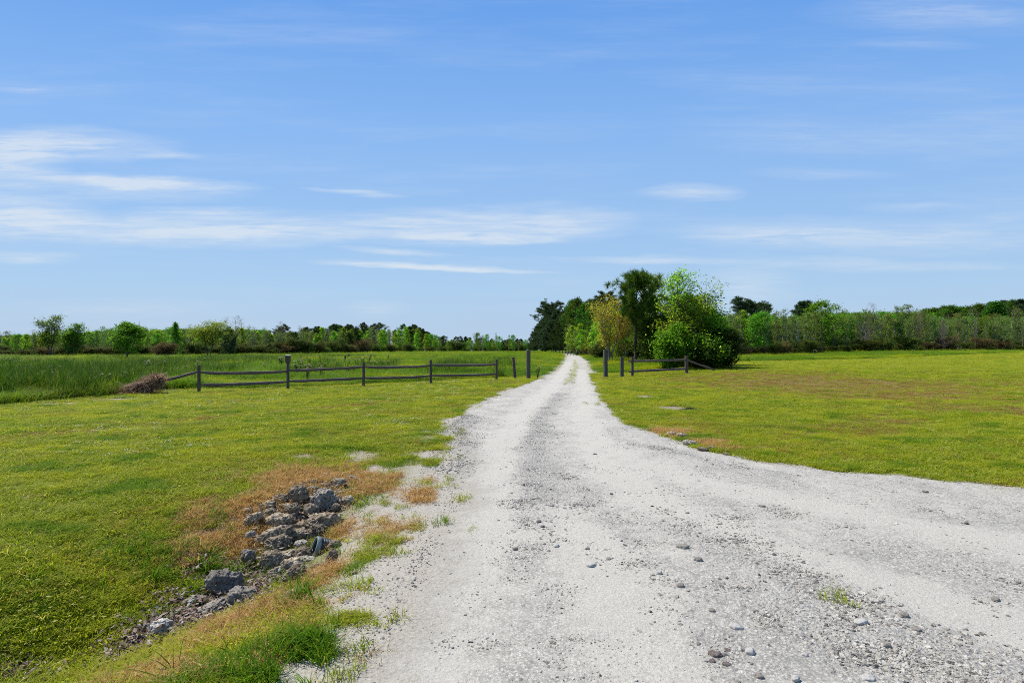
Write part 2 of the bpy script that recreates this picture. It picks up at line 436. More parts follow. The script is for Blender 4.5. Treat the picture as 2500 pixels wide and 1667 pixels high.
def road_mat():
    def b(g):
        p = g.pos()
        n1 = g.noise(p, 1.1, 6, .65, .4); n2 = g.noise(p, 55, 4, .75); n3 = g.noise(p, 9, 5, .7)
        v3 = g.n('ShaderNodeTexVoronoi', ins={'Vector': p, 'Scale': 62, 'Randomness': 1.0})
        dust = g.ramp(n2, [(.24, (.24, .22, .18)), (.42, (.40, .372, .313)), (.66, (.50, .468, .396))])
        v = g.n('ShaderNodeTexVoronoi', ins={'Vector': p, 'Scale': 40, 'Randomness': 1.0})
        v2 = g.n('ShaderNodeTexVoronoi', ins={'Vector': p, 'Scale': 95, 'Randomness': 1.0})
        peb = g.ramp(v.outputs[1], [(0, (.17, .166, .155)), (.35, (.31, .302, .28)), (.8, (.44, .428, .398))])
        peb = g.mix(g.rng(v.outputs[0], .30, .62, 0, .75), peb, (.10, .098, .095))
        trk = g.attr('track')
        bm = g.rng(g.math('ADD', g.math('SUBTRACT', g.attr('berm'), g.math('MULTIPLY', trk, .7)), g.math('MULTIPLY', g.math('SUBTRACT', n3, .5), 1.3)), .25, .85)
        c = g.mix(g.math('MULTIPLY', bm, .55), dust, peb)
        chips = g.ramp(v3.outputs[1], [(0, (.15, .138, .118)), (.25, (.29, .272, .23)), (.6, (.42, .395, .334)), (1, (.60, .565, .49))])
        chips = g.mix(g.rng(v3.outputs[0], .34, .62, 0, .7), chips, (.15, .14, .125))
        cov = g.rng(g.math('SUBTRACT', g.math('ADD', n3, g.math('MULTIPLY', g.math('SUBTRACT', n1, .5), 1.1)), g.math('MULTIPLY', trk, .34)), .30, .62, .22, 1.0)
        c = g.mix(g.math('MULTIPLY', cov, .85), c, chips)
        spk = g.rng(g.math('ADD', v2.outputs[0], g.math('MULTIPLY', g.math('SUBTRACT', n3, .5), .5)), .02, .16, 1, 0)  # dark specks painted in for the tiny shadows among the stones
        c = g.mix(g.math('MULTIPLY', spk, .6), c, (.10, .092, .085))
        c = g.mix(g.rng(n1, .56, .72, 0, .35), c, (.25, .235, .21))
        gr = g.rng(g.math('ADD', g.attr('grassy'), g.math('MULTIPLY', g.math('SUBTRACT', g.noise(p, 6, 5, .7), .5), 1.4)), .35, .75)
        c = g.mix(gr, c, g.ramp(n2, [(.3, (.13, .14, .03)), (.7, (.34, .31, .13))]))
        sh = g.rng(g.math('ADD', g.attr('shoulder'), g.math('MULTIPLY', g.math('SUBTRACT', n3, .5), 1.2)), .25, .8)
        c = g.mix(sh, c, g.ramp(g.noise(p, 45, 5, .7), [(.3, (.22, .195, .155)), (.7, (.42, .385, .32))]))
        h = g.math('ADD', g.math('MULTIPLY', n2, .5), g.math('ADD', g.math('MULTIPLY', g.math('SUBTRACT', 1.0, v.outputs[0]), g.math('ADD', g.math('MULTIPLY', bm, .9), .12)), g.math('MULTIPLY', n3, .8)))
        h = g.math('ADD', h, g.math('MULTIPLY', g.noise(p, 140, 3, .7), .35))
        return c, .95, h, .8, .024
    return surf('crushed_limestone', b)


# ------------------------------------------------------------------ camera, light, sky
cam = bpy.data.cameras.new('camera'); co = bpy.data.objects.new('camera', cam); COL.objects.link(co)
co.location = (0, 0, CAMH); co.rotation_euler = (PI / 2, 0, 0)
cam.sensor_width = 36; cam.lens = 18; cam.clip_end = 8000; cam.clip_start = .05
cam.shift_y = (HY - 833.5) / 2500
S.camera = co

EL = math.radians(57); AZ = math.atan2(-0.86, 0.51)
SUN = Vector((math.sin(AZ) * math.cos(EL), math.cos(AZ) * math.cos(EL), math.sin(EL)))
ld = bpy.data.lights.new('sun', 'SUN'); ld.energy = 4.2; ld.angle = math.radians(.53); ld.color = (1, .955, .88)
lo = bpy.data.objects.new('sun', ld); COL.objects.link(lo); lo.rotation_euler = SUN.to_track_quat('Z', 'Y').to_euler(); lo.location = (0, 0, 30)

W = bpy.data.worlds.new('World'); S.world = W; W.use_nodes = True
wt = W.node_tree; wt.nodes.clear(); g = NT(wt)
sky = g.n('ShaderNodeTexSky', sky_type='NISHITA', sun_disc=False, sun_elevation=EL, sun_rotation=AZ, altitude=10, air_density=1.0, dust_density=.4, ozone_density=1.6)
gen = g.n('ShaderNodeTexCoord').outputs['Generated']
sx = g.n('ShaderNodeSeparateXYZ', ins={0: gen})
yy_ = g.math('MAXIMUM', g.math('ABSOLUTE', sx.outputs[1]), .08)
az = g.math('DIVIDE', sx.outputs[0], yy_)      # plan co-ordinates of the cirrus sheet: along and across its streaks
elev = g.math('ARCSINE', sx.outputs[2])
el = g.math('DIVIDE', sx.outputs[2], yy_)
ae = g.n('ShaderNodeCombineXYZ', ins={0: az, 1: el}).outputs[0]
warp = g.noise(g.vscale(ae, (5, 30, 1)), 1.0, 4, .6)
warp2 = g.noise(g.vscale(ae, (2.2, 9, 1)), 1.0, 3, .5)
el2 = g.math('ADD', el, g.math('ADD', g.math('MULTIPLY', g.math('SUBTRACT', warp, .5), .030), g.math('MULTIPLY', g.math('SUBTRACT', warp2, .5), .02)))
az2 = g.math('ADD', az, g.math('MULTIPLY', g.math('SUBTRACT', warp2, .5), .05))
ae2 = g.n('ShaderNodeCombineXYZ', ins={0: az2, 1: el2}).outputs[0]


def ae_px(px, py):
    u = (px - CX) / FP; v = (HY - py) / FP
    return u, v


STREAKS = [(175, 352, 175, 352, 300, 34, .55), (410, 375, 440, 378, 90, 9, .3), (20, 400, 20, 400, 170, 60, .5), (80, 434, 616, 456, 0, 15, .6),
           (320, 462, 340, 463, 330, 24, .35), (40, 530, 60, 532, 230, 44, .62), (470, 563, 480, 564, 470, 34, .62), (553, 562, 560, 563, 210, 16, .4),
           (505, 516, 520, 518, 280, 12, .3), (1050, 553, 1060, 554, 400, 36, .5), (1150, 580, 1160, 581, 260, 11, .4), (787, 644, 1330, 664, 0, 8, .75),
           (830, 606, 1105, 625, 0, 6, .4), (750, 460, 985, 480, 0, 7, .4), (50, 625, 60, 625, 160, 14, .4), (1570, 468, 1810, 474, 0, 15, .45),
           (1350, 545, 1360, 545, 220, 38, .42), (2090, 572, 2100, 574, 560, 36, .36), (1860, 572, 1870, 574, 240, 18, .22), (1380, 632, 1800, 640, 0, 10, .4),
           (2130, 646, 2150, 648, 470, 13, .3), (1810, 700, 1820, 702, 150, 60, .25), (2300, 30, 2320, 34, 380, 40, .22), (1970, 328, 1980, 332, 400, 40, .13),
           (2010, 420, 2030, 425, 220, 14, .14), (2240, 508, 2250, 509, 180, 10, .16), (2440, 530, 2450, 532, 150, 11, .16), (914, 753, 920, 753, 90, 18, .22), (320, 748, 330, 748, 300, 20, .12),
           (70, 220, 80, 221, 110, 8, .16), (2400, 320, 2410, 330, 330, 50, .13), (2230, 105, 2250, 108, 200, 12, .12)]
acc = None
for (x0, y0, x1, y1, hl, th, st) in STREAKS:
    a0, e0 = ae_px(x0, y0); a1, e1 = ae_px(x1, y1)
    ca, ce = (a0 + a1) / 2, (e0 + e1) / 2
    mx_ = (x0 + x1) / 2
    sc = 1
    L = (hl / FP * sc) if hl else math.hypot(a1 - a0, e1 - e0) * .62
    T = th / FP * math.sqrt(sc) * 1.5
    mp = g.n('ShaderNodeMapping', vector_type='TEXTURE', ins={0: ae2, 1: (ca, ce, 0), 2: (0, 0, -.012 if hl else math.atan2(e1 - e0, a1 - a0)), 3: (L, T, 1)})
    gr = g.n('ShaderNodeTexGradient', gradient_type='SPHERICAL', ins={0: mp.outputs[0]}).outputs[1]
    acc = g.math('MULTIPLY', gr, st * 1.4) if acc is None else g.math('MULTIPLY_ADD', gr, st * 1.4, acc)
tex = g.math('ADD', g.math('MULTIPLY', g.noise(g.vscale(ae, (4.5, 60, 1)), 1.0, 6, .66, .5), .6), g.math('MULTIPLY', g.noise(g.vscale(ae, (11, 120, 1)), 1.0, 6, .7, .4), .4))
gen_c = g.math('MULTIPLY', g.rng(g.noise(g.vscale(ae, (1.3, 11, 1)), 1.0, 6, .62), .48, .78), .20)
cloud = g.math('MULTIPLY', g.math('ADD', acc, gen_c), g.rng(tex, .34, .64, .18, 1.25))
cloud = g.math('MINIMUM', cloud, .66)
above = g.rng(elev, -.01, .02)
# clear-air colour: the physical sky, with its blue graded by elevation to the deep blue of the photograph
grade = g.ramp(g.rng(elev, 0, 1.0), [(0, (.40, .50, .74)), (.06, (.45, .56, .76)), (.2, (.66, .80, .95)), (.4, (.90, 1.06, 1.08)), (.65, (1.0, 1.15, 1.12)), (1, (1, 1.1, 1.1))])
skyp = g.mix(1.0, sky.outputs[0], grade, 'MULTIPLY')
hz_ = g.math('SQRT', g.math('ADD', g.math('MULTIPLY', sx.outputs[1], sx.outputs[1]), g.math('ADD', g.math('MULTIPLY', g.math('MULTIPLY', sx.outputs[0], sx.outputs[0]), .35), .01)))
hk = g.math('DIVIDE', sx.outputs[2], hz_)
clear = g.ramp(g.rng(hk, 0, 1.0), [(0, (.475, .615, .80)), (.05, (.465, .617, .81)), (.11, (.43, .625, .845)), (.22, (.35, .565, .87)), (.42, (.25, .475, .875)), (.66, (.142, .36, .83)), (1, (.08, .25, .68))])
clear = g.n('ShaderNodeVectorMath', operation='SCALE', ins={0: clear, 3: 6.156}).outputs[0]
skyc = g.mix(.94, skyp, clear)
cc = g.mix(g.math('MULTIPLY', cloud, above), skyc, (4.9, 5.2, 5.45))
bg = g.n('ShaderNodeBackground', ins={0: cc, 1: .1})
wo = g.n('ShaderNodeOutputWorld', ins={0: bg.outputs[0]})

S.view_settings.view_transform = 'Standard'; S.view_settings.look = 'None'; S.view_settings.exposure = .7; S.view_settings.gamma = 1
try: S.view_settings.use_curve_mapping = False
except Exception: pass
S.cycles.max_bounces = 5; S.cycles.diffuse_bounces = 2; S.cycles.transmission_bounces = 4; S.cycles.glossy_bounces = 2
S.cycles.use_denoising = False
S.cycles.pixel_filter_type = 'BLACKMAN_HARRIS'; S.cycles.filter_width = .95
# ------------------------------------------------------------------ ground
def axis(a, b, step, far, grow):
    c = list(np.arange(a, b + 1e-6, step))
    s = step
    while c[-1] < far:
        s *= grow; c.append(c[-1] + s)
    return c


def fast_mesh(name, V, F, attrs=(), mat=None, smooth=True):
    me = bpy.data.meshes.new(name)
    V = np.asarray(V, np.float32); F = np.asarray(F, np.int32)
    me.vertices.add(len(V)); me.vertices.foreach_set('co', V.ravel())
    k = F.shape[1]
    me.loops.add(F.size); me.loops.foreach_set('vertex_index', F.ravel())
    me.polygons.add(len(F)); me.polygons.foreach_set('loop_start', np.arange(0, F.size, k, dtype=np.int32))
    me.polygons.foreach_set('loop_total', np.full(len(F), k, np.int32))
    me.polygons.foreach_set('use_smooth', [smooth] * len(F))
    for n, dom, a in attrs:
        at_ = me.attributes.new(n, 'FLOAT', dom); at_.data.foreach_set('value', np.asarray(a, np.float32))
    me.update(calc_edges=True); me.validate()
    if mat: me.materials.append(mat)
    return me


def grid_faces(nx, ny):
    i = np.arange(nx - 1)[None, :] + nx * np.arange(ny - 1)[:, None]
    return np.stack([i, i + 1, i + 1 + nx, i + nx], -1).reshape(-1, 4)


gx_p = axis(0, 9, .06, 3500, 1.09); gx_n = axis(0, 8, .06, 3500, 1.09)
gx = np.array([-v for v in gx_n[:0:-1]] + gx_p)
gy_p = axis(1.2, 13, .06, 4500, 1.035); gy_n = axis(0, .1, .1, 200, 1.35)
gy = np.array([1.2 - v for v in gy_n[:0:-1]] + gy_p)
X, Y = np.meshgrid(gx, gy); x = X.ravel(); y = Y.ravel()
sd = road_sd(x, y)
z = HT(x, y) - 0.02 * (1 - sstep(-.5, -.1, sd)) * (y < 700)
gm = fast_mesh('ground', np.stack([x, y, z], 1), grid_faces(len(gx), len(gy)), [
    ('dry', 'POINT', blobs(x, y, DRY)), ('sand', 'POINT', blobs(x, y, SAND)), ('litter', 'POINT', blobs(x, y, LITTER)), ('bare', 'POINT', blobs(x, y, BARE)),
    ('brown', 'POINT', blobs(x, y, BROWN)), ('field', 'POINT', is_field(x, y)), ('sd', 'POINT', np.where(y > 200, 6.0, np.where((x < 0) & (y < 11.5) & (sd > 0), sd * .45, sd)))], ground_mat())
go = bpy.data.objects.new('ground', gm); COL.objects.link(go)
tag(go, 'flat ground of mown grass, rough field and bare earth around the drive', None, None, 'structure')

# the gravel drive: a sheet laid on the ground, its edges uneven
rows = [-3.5]
while rows[-1] < 430: rows.append(rows[-1] + max(.05, .010 * abs(rows[-1])))
rows = np.array(rows); NC = 110
xl = np.interp(rows, LY, LX); xr = np.interp(rows, RY, RX)
amp = np.clip(.16 + .004 * rows, .1, .35)
xl = xl + (fnoise(rows, rows * 0, .35, 41) - .5) * amp * 3.0; xr = xr + (fnoise(rows, rows * 0 + 9, .35, 43) - .5) * amp * 2.2
tt = np.linspace(0, 1, NC); wide = np.clip((xr - xl - 6) / 20, 0, 1)[:, None]
tt = tt[None, :] * (1 - wide) + wide * tt[None, :] ** 1.5
rx = xl[:, None] + (xr - xl)[:, None] * tt
ry = np.repeat(rows[:, None], NC, 1)
edge = np.minimum((rx - xl[:, None]), (xr[:, None] - rx))
rut = 0
rz_ = HT(rx, ry) + .012 * sstep(0, .25, edge) - .006 + (fnoise(rx, ry, .22, 51) - .5) * .02 * sstep(.1, .4, edge)


def W2(lst):  # pixels of the 2352-wide view
    return [G(px * 1.063, py * 1.063)[:2] for px, py in lst]


BERMS = [(W2([(1282, 905), (1245, 960), (1225, 1040), (1225, 1110), (1270, 1190), (1345, 1270)]), .30, 1), (W2([(1425, 1010), (1520, 1030), (1650, 1062), (1760, 1085)]), .22, .8),
         (W2([(1560, 1170), (1700, 1270), (1880, 1350), (2100, 1450), (2352, 1540)]), .34, 1), (W2([(1700, 1330), (1880, 1440), (2100, 1560)]), .25, .8), (W2([(1075, 955), (1040, 1010), (1050, 1070)]), .30, 1.0),
         (W2([(1320, 1130), (1440, 1260), (1560, 1420), (1640, 1550)]), .20, .75), (W2([(1650, 1120), (1800, 1170), (2000, 1230), (2352, 1330)]), .22, .5)]


def berm(x, y):
    m = np.zeros(np.shape(x))
    for poly, w, s in BERMS: m = np.maximum(m, s * np.exp(-((pdist(x, y, poly) + (fnoise(x, y, .8, 47) - .5) * .5) / (w * 1.35)) ** 2) * (.45 + .9 * fnoise(x, y, .9, 49)))
    return m


TRACKS = [(W2([(1306, 832), (1276, 880), (1205, 940), (1150, 1030), (1120, 1130), (1075, 1260), (1010, 1420), (960, 1560)]), .30), (W2([(1335, 850), (1338, 900), (1345, 960), (1385, 1060), (1500, 1150), (1700, 1230), (2000, 1330), (2352, 1450)]), .30),
          (W2([(1380, 1030), (1500, 1075), (1700, 1130), (2000, 1190), (2352, 1250)]), .32), (W2([(1290, 1180), (1400, 1330), (1470, 1450), (1500, 1568)]), .30)]


def track(x, y):
    m = np.zeros(np.shape(x))
    for poly, w in TRACKS: m = np.maximum(m, np.exp(-(pdist(x, y, poly) / (w * (1 + .15 * fnoise(x, y, .6, 53)))) ** 2))
    return m


MID = W2([(1320, 826), (1322, 845), (1312, 868), (1296, 892), (1286, 908)])


def grassy(x, y):
    m = .62 * np.exp(-(pdist(x, y, MID) / .34) ** 2) * sstep(19, 26, y)
    for (cx, cy, wx, wy, s) in ROADGRASS: m = np.maximum(m, s * np.exp(-((x - cx) / wx) ** 2 - ((y - cy) / wy) ** 2))
    return m


ROADGRASS = [GB(*b[:4]) + (b[4],) for b in [(1135, 1225, 25, 18, .45), (1160, 1290, 26, 20, .4), (1010, 1330, 60, 40, .55), (1150, 1340, 30, 14, .4), (2030, 1470, 45, 14, .6), (1490, 1590, 30, 10, .4), (1120, 1060, 25, 20, .7), (1105, 1110, 20, 20, .6), (2430, 1195, 60, 12, .5), (1440, 985, 40, 6, .4), (1340, 1000, 60, 6, .3)]]
fx = rx.ravel(); fy = ry.ravel()
rm = fast_mesh('gravel_road', np.stack([fx, fy, rz_.ravel()], 1), grid_faces(NC, len(rows)), [('berm', 'POINT', berm(fx, fy)), ('track', 'POINT', track(fx, fy)), ('grassy', 'POINT', grassy(fx, fy)), ('shoulder', 'POINT', (1 - sstep(0, .9, (rx - xl[:, None]).ravel())) * (1 - sstep(8, 13, fy)))], road_mat())
ro = bpy.data.objects.new('gravel_road', rm); COL.objects.link(ro)
tag(ro, 'pale crushed limestone drive running from the foreground to the woods', None, None, 'structure')

# ------------------------------------------------------------------ scattering (grass, gravel, litter: stuff)
def protos(name, builders, mat):
    c = bpy.data.collections.new(name)             # source meshes, linked to no scene
    for i, mb in enumerate(builders):
        me = mb if isinstance(mb, bpy.types.Mesh) else mb.mesh(name + '_source')
        me.materials.append(mat)
        o = bpy.data.objects.new('%s_source_%02d' % (name, i), me); c.objects.link(o)
    return c


def scatter(name, P, rot, scl, coll, idx, label):
    n = len(P)
    me = bpy.data.meshes.new(name)
    me.vertices.add(n); me.vertices.foreach_set('co', np.asarray(P, np.float32).ravel())
    a = me.attributes.new('rot', 'FLOAT_VECTOR', 'POINT'); a.data.foreach_set('vector', np.asarray(rot, np.float32).ravel())
    scl = np.asarray(scl, np.float32)
    if scl.ndim == 1: scl = np.repeat(scl[:, None], 3, 1)
    a = me.attributes.new('scl', 'FLOAT_VECTOR', 'POINT'); a.data.foreach_set('vector', scl.ravel())
    a = me.attributes.new('pick', 'INT', 'POINT'); a.data.foreach_set('value', np.asarray(idx, np.int32))
    o = bpy.data.objects.new(name, me); COL.objects.link(o)
    tag(o, label, None, None, 'stuff')
    ng = bpy.data.node_groups.new(name + '_scatter', 'GeometryNodeTree')
    ng.interface.new_socket('Geometry', in_out='INPUT', socket_type='NodeSocketGeometry')
    ng.interface.new_socket('Geometry', in_out='OUTPUT', socket_type='NodeSocketGeometry')
    N = ng.nodes; L = ng.links
    gi = N.new('NodeGroupInput'); gq = N.new('NodeGroupOutput'); ip = N.new('GeometryNodeInstanceOnPoints')
    ci = N.new('GeometryNodeCollectionInfo'); ci.inputs[0].default_value = coll; ci.inputs[1].default_value = True; ci.inputs[2].default_value = True
    L.new(gi.outputs[0], ip.inputs['Points']); L.new(ci.outputs[0], ip.inputs['Instance']); ip.inputs['Pick Instance'].default_value = True
    for an, ty, so in (('rot', 'FLOAT_VECTOR', 'Rotation'), ('scl', 'FLOAT_VECTOR', 'Scale'), ('pick', 'INT', 'Instance Index')):
        na = N.new('GeometryNodeInputNamedAttribute'); na.data_type = ty; na.inputs[0].default_value = an
        L.new(na.outputs[0], ip.inputs[so])
    L.new(ip.outputs[0], gq.inputs[0])
    md = o.modifiers.new('scatter', 'NODES'); md.node_group = ng
    return o


def tuft(n, rad, h, w, lean, seed, seg=2, hj=.5):
    """a tuft of bent blades: each one a tapering strip"""
    r = np.random.default_rng(seed); mb = MB()
    for i in range(n):
        a = r.random() * 2 * PI; q = rad * math.sqrt(r.random())
        bx, by = q * math.cos(a), q * math.sin(a)
        la = r.random() * 2 * PI; ln = lean * (.3 + r.random()); hh = h * (1 - hj + hj * r.random() * 1.3)
        wa = la + PI / 2 + (r.random() - .5); ww = w * (.7 + .6 * r.random())
        V = []; F = []
        for k in range(seg + 1):
            t = k / seg
            off = ln * hh * t * t; zz = hh * t * (1 - .25 * ln * t)
            wk = ww * (1 - .85 * t) * .5
            px, py = bx + math.cos(la) * off, by + math.sin(la) * off
            V += [(px - math.cos(wa) * wk, py - math.sin(wa) * wk, zz), (px + math.cos(wa) * wk, py + math.sin(wa) * wk, zz)]
        F = [(2 * k, 2 * k + 1, 2 * k + 3, 2 * k + 2) for k in range(seg)]
        mb.add(V, F, float(np.clip(r.normal(.48, .28), 0, 1)))
    return mb


def polar(n, r0, r1, power, a0=-52, a1=52):
    """points fanned over the land in front; density falls off with distance"""
    u = rng.random(n)
    k = 2 - power
    r = (r0 ** k + u * (r1 ** k - r0 ** k)) ** (1 / k) if abs(k) > 1e-3 else r0 * (r1 / r0) ** u
    a = np.radians(a0 + (a1 - a0) * rng.random(n))
    return r * np.sin(a), r * np.cos(a), r


def zrot(n, tilt=.12):
    return np.stack([rng.normal(0, tilt, n), rng.normal(0, tilt, n), rng.random(n) * 2 * PI], 1)


def put(name, x, y, sc, coll, label, tilt=.12, dz=0, npick=None):
    n = len(x)
    return scatter(name, np.stack([x, y, HT(x, y) + dz], 1), zrot(n, tilt), sc, coll, rng.integers(0, npick or len(coll.objects), n), label)


def broad(i):
    # small round-leaved weeds of the lawn
    r_ = np.random.default_rng(500 + i); mb = MB()
    c = r_.normal(0, .055, (30, 3)); c[:, 2] = .010 + .022 * r_.random(30)
    v, f, t = leaf_cards(c, .011 + .014 * r_.random(30), 1.1, .6, np.clip(r_.normal(.5, .3, 30), 0, 1), r=r_); mb.add(v, f, t)
    for k in range(14):
        a = r_.random() * 6.28; p = r_.normal(0, .05, 3); p[2] = 0; q = p + np.array([math.cos(a) * .035, math.sin(a) * .035, .05]); w = np.array([-math.sin(a), math.cos(a), 0]) * .003
        mb.add([p - w, p + w, q], [(0, 1, 2)], float(r_.random()))
    return mb


lawn_c = protos('lawn_tuft', [tuft(46, .085, .050 + .012 * i, .0058, 1.0, i) for i in range(6)] + [broad(i) for i in range(4)], M['lawn'])
dry_c = protos('dry_tuft', [tuft(44, .10, .032 + .010 * i, .0050, 1.9, 20 + i) for i in range(4)], M['drygrass'])
brown_c = protos('brown_tuft', [tuft(40, .10, .035 + .01 * i, .006, 1.5, 30 + i) for i in range(3)], M['browngrass'])

# lawn
x, y, r = polar(360000, 2.2, 160, 1.55)
sd = road_sd(x, y); fd = is_field(x, y)
sd = np.where((x < 0) & (y < 11.5), sd * .62, sd)
dry = blobs(x, y, DRY); bare = np.maximum(np.maximum(np.maximum(blobs(x, y, BARE), blobs(x, y, SAND)), blobs(x, y, LITTER) * .97), blobs(x, y, THIN))
nz = fnoise(x, y, .5, 61)
keep = (sd > .0 + .65 * nz * np.where(x < 0, 1.2, .5) - .18) & (rng.random(len(x)) > fd) & (rng.random(len(x)) > np.clip((bare + (nz - .5) * .8) * 1.35, 0, .98)) & (rng.random(len(x)) > np.clip((dry + (nz - .5) * .9) * 1.25, 0, .96))
x, y, r = x[keep], y[keep], r[keep]
sc = (0.66 + .5 * fnoise(x, y, .7, 63)) * (1 + r / 22) * (.8 + .4 * rng.random(len(x)))
sc3 = np.stack([sc, sc, (0.32 + .50 * fnoise(x, y, .45, 63)) * (1 + r / 60)], 1)
TR = [W2([(1700, 1035), (1900, 985), (2120, 930), (2352, 868)]), W2([(1800, 1040), (2050, 975), (2352, 895)]), W2([(0, 1010), (500, 960), (900, 925), (1150, 895)])]
trk = np.zeros(len(x))
for poly in TR: trk = np.maximum(trk, .55 * np.exp(-(pdist(x, y, poly) / (.16 + r * .012)) ** 2))
bz = np.maximum(blobs(x, y, BROWN) * 1.15 - .1 + (fnoise(x, y, .9, 69) - .5) * .7, trk) + (fnoise(x, y, 1.1, 66) - .56) * 1.3
br = rng.random(len(x)) < np.clip(bz, 0.02, .8)
sc3[:, 2] *= 1 - .55 * np.clip(bz, 0, 1); sc3[:, 0] *= 1 - .3 * np.clip(bz, 0, 1)
put('lawn_grass', x[~br], y[~br], sc3[~br], lawn_c, 'short mown yellow-green grass on both sides of the drive')
put('brown_grass', x[br], y[br], sc3[br], brown_c, 'dull brown thatch patches in the mown lawn')
print('lawn', len(x))

# orange dead grass round the rocks
x, y, r = polar(330000, 2.4, 11.5, 1.2, -50, 30)
dry = blobs(x, y, DRY); nz = fnoise(x, y, .35, 67); sd = road_sd(x, y)
keep = (rng.random(len(x)) < np.clip((dry * .8 + (nz - .58) * 1.6) * .8, 0, .75)) & (dry > .12) & (rng.random(len(x)) > .8 * blobs(x, y, THIN)) & (sd > .1) & (rng.random(len(x)) > blobs(x, y, LITTER) * .9) & (rng.random(len(x)) > blobs(x, y, SAND) * .95)
x, y = x[keep], y[keep]
put('dead_grass', x, y, (.55 + .6 * rng.random(len(x))), dry_c, 'orange brown dead grass around the piled rocks', .3)
print('dry', len(x))
# sprigs along the edge of the drive, in its middle and at the verge
x, y, r = polar(60000, 2.3, 60, 1.4, -45, 45)
gy_ = grassy(x, y); sd = road_sd(x, y); nz = fnoise(x, y, .3, 71)
pr = np.where(sd < 0, (gy_ - .22) * .55 * (nz > .45), 0) + np.where((sd > -.25) & (sd < .8), .25 * (nz > .56), 0) * np.where(x < 1, 1, .4)
keep = rng.random(len(x)) < pr
x, y, r = x[keep], y[keep], r[keep]
k2 = rng.random(len(x)) < .65
put('verge_grass', x[k2], y[k2], ((.5 + .5 * rng.random(len(x))) * (1 + r / 30))[k2], lawn_c, 'thin green sprigs rooting at the edge and middle of the drive', .3)
put('verge_straw', x[~k2], y[~k2], ((.4 + .4 * rng.random(len(x))) * (1 + r / 30))[~k2], brown_c, 'thin straw coloured sprigs at the edge of the drive', .3)

# broad coarse weeds in the ditch bank and the bottom-left corner
lush = [GB(*b[:4]) + (b[4],) for b in [(740, 1600, 150, 36, .6), (860, 1640, 110, 30, .6), (736, 1465, 34, 18, .9), (620, 1655, 150, 20, .5), (480, 1370, 150, 80, .35), (690, 1650, 100, 25, .7)]]
x, y, r = polar(70000, 2.3, 9, 1.1, -50, 5)
keep = (rng.random(len(x)) > blobs(x, y, THIN) * .9) & (rng.random(len(x)) < blobs(x, y, lush) * .55 * (fnoise(x, y, .22, 73) > .45)) & (road_sd(x, y) > .05)
x, y = x[keep], y[keep]
lush_c = protos('lush_tuft', [tuft(16, .06, .085 + .03 * i, .009, 1.1, 80 + i, 3) for i in range(4)], M['meadow'])
put('coarse_grass', x, y, (.6 + .6 * rng.random(len(x))), lush_c, 'coarse bright green grass on the ditch bank and lawn edge', .25)
# flowers
fl = []
for i in range(3):
    mb = MB(); r_ = np.random.default_rng(i)
    c = r_.normal(0, .05, (9, 3)); c[:, 2] = .05 + .02 * r_.random(9)
    v, f, t = leaf_cards(c, .016, 1.5, .9, r=r_); mb.add(v, f, t); fl.append(mb)
cl_c = protos('clover_head', fl, M['clover'])
x, y, r = polar(16000, 6, 30, 1.0, -48, 5)
keep = (fnoise(x, y, 2.2, 77) > .57) & (road_sd(x, y) > .8) & (is_field(x, y) < .3) & (rng.random(len(x)) < .14) & (y > 8)
x, y, r = x[keep], y[keep], r[keep]
put('clover_flowers', x, y, (.65 + .4 * rng.random(len(x))) * (1 + r / 60), cl_c, 'small white clover heads sprinkled over the lawn before the fence', .2)
ye = []
for i in range(3):
    mb = MB(); r_ = np.random.default_rng(40 + i)
    c = r_.normal(0, .045, (8, 3)); c[:, 2] = .045 + .02 * r_.random(8)
    v, f, t = leaf_cards(c, .008, 1.5, .9, r=r_); mb.add(v, f, t); ye.append(mb)
ye_c = protos('yellow_flower', ye, M['yellow'])
yb = [GB(*b[:4]) + (b[4],) for b in [(650, 1590, 170, 45, .9), (400, 1500, 250, 80, .12), (200, 1350, 200, 100, .05)]]
x, y, r = polar(30000, 2.3, 7, 1.0, -50, -5)
keep = (rng.random(len(x)) < blobs(x, y, yb) * .06) & (road_sd(x, y) > .3)
put('yellow_flowers', x[keep], y[keep], .8 + .5 * rng.random(keep.sum()), ye_c, 'tiny yellow flowers in the grass below the rocks', .2)

# leaf litter and flakes in the ditch
lt = []
for i in range(5):
    mb = MB(); r_ = np.random.default_rng(60 + i)
    c = r_.normal(0, .05, (10, 3)); c[:, 2] = .006 + .02 * r_.random(10)
    v, f, t = leaf_cards(c, .022 + .03 * r_.random(10), 1.6, .5, r=r_); mb.add(v, f, t); lt.append(mb)
lt_c = protos('dry_leaf', lt, M['litter'])
x, y, r = polar(60000, 2.3, 9, 1.2, -50, 5)
lm = blobs(x, y, LITTER)
keep = (rng.random(len(x)) < np.clip((lm - .12) * .5 + (lm > .5) * .08, 0, 1)) & (road_sd(x, y) > .2)
put('leaf_litter', x[keep], y[keep], .6 + .7 * rng.random(keep.sum()), lt_c, 'dry pale and brown leaves lying in the ditch', .35)

# ------------------------------------------------------------------ gravel
def stone_mesh(name, seed, sub=2, amp=.32, flat=(1, .8, .55)):
    bm = bmesh.new(); bmesh.ops.create_icosphere(bm, subdivisions=sub, radius=.5)
    off = Vector((seed * 7.3, seed * 3.1, seed * 1.7))
    for v in bm.verts:
        n = noise.noise(v.co * 2.3 + off) + .5 * noise.noise(v.co * 5.5 + off)
        q = v.co * (1 + amp * n)
        v.co = Vector((q.x * flat[0], q.y * flat[1], q.z * flat[2]))
    me = bpy.data.meshes.new(name); bm.to_mesh(me); bm.free()
    return me


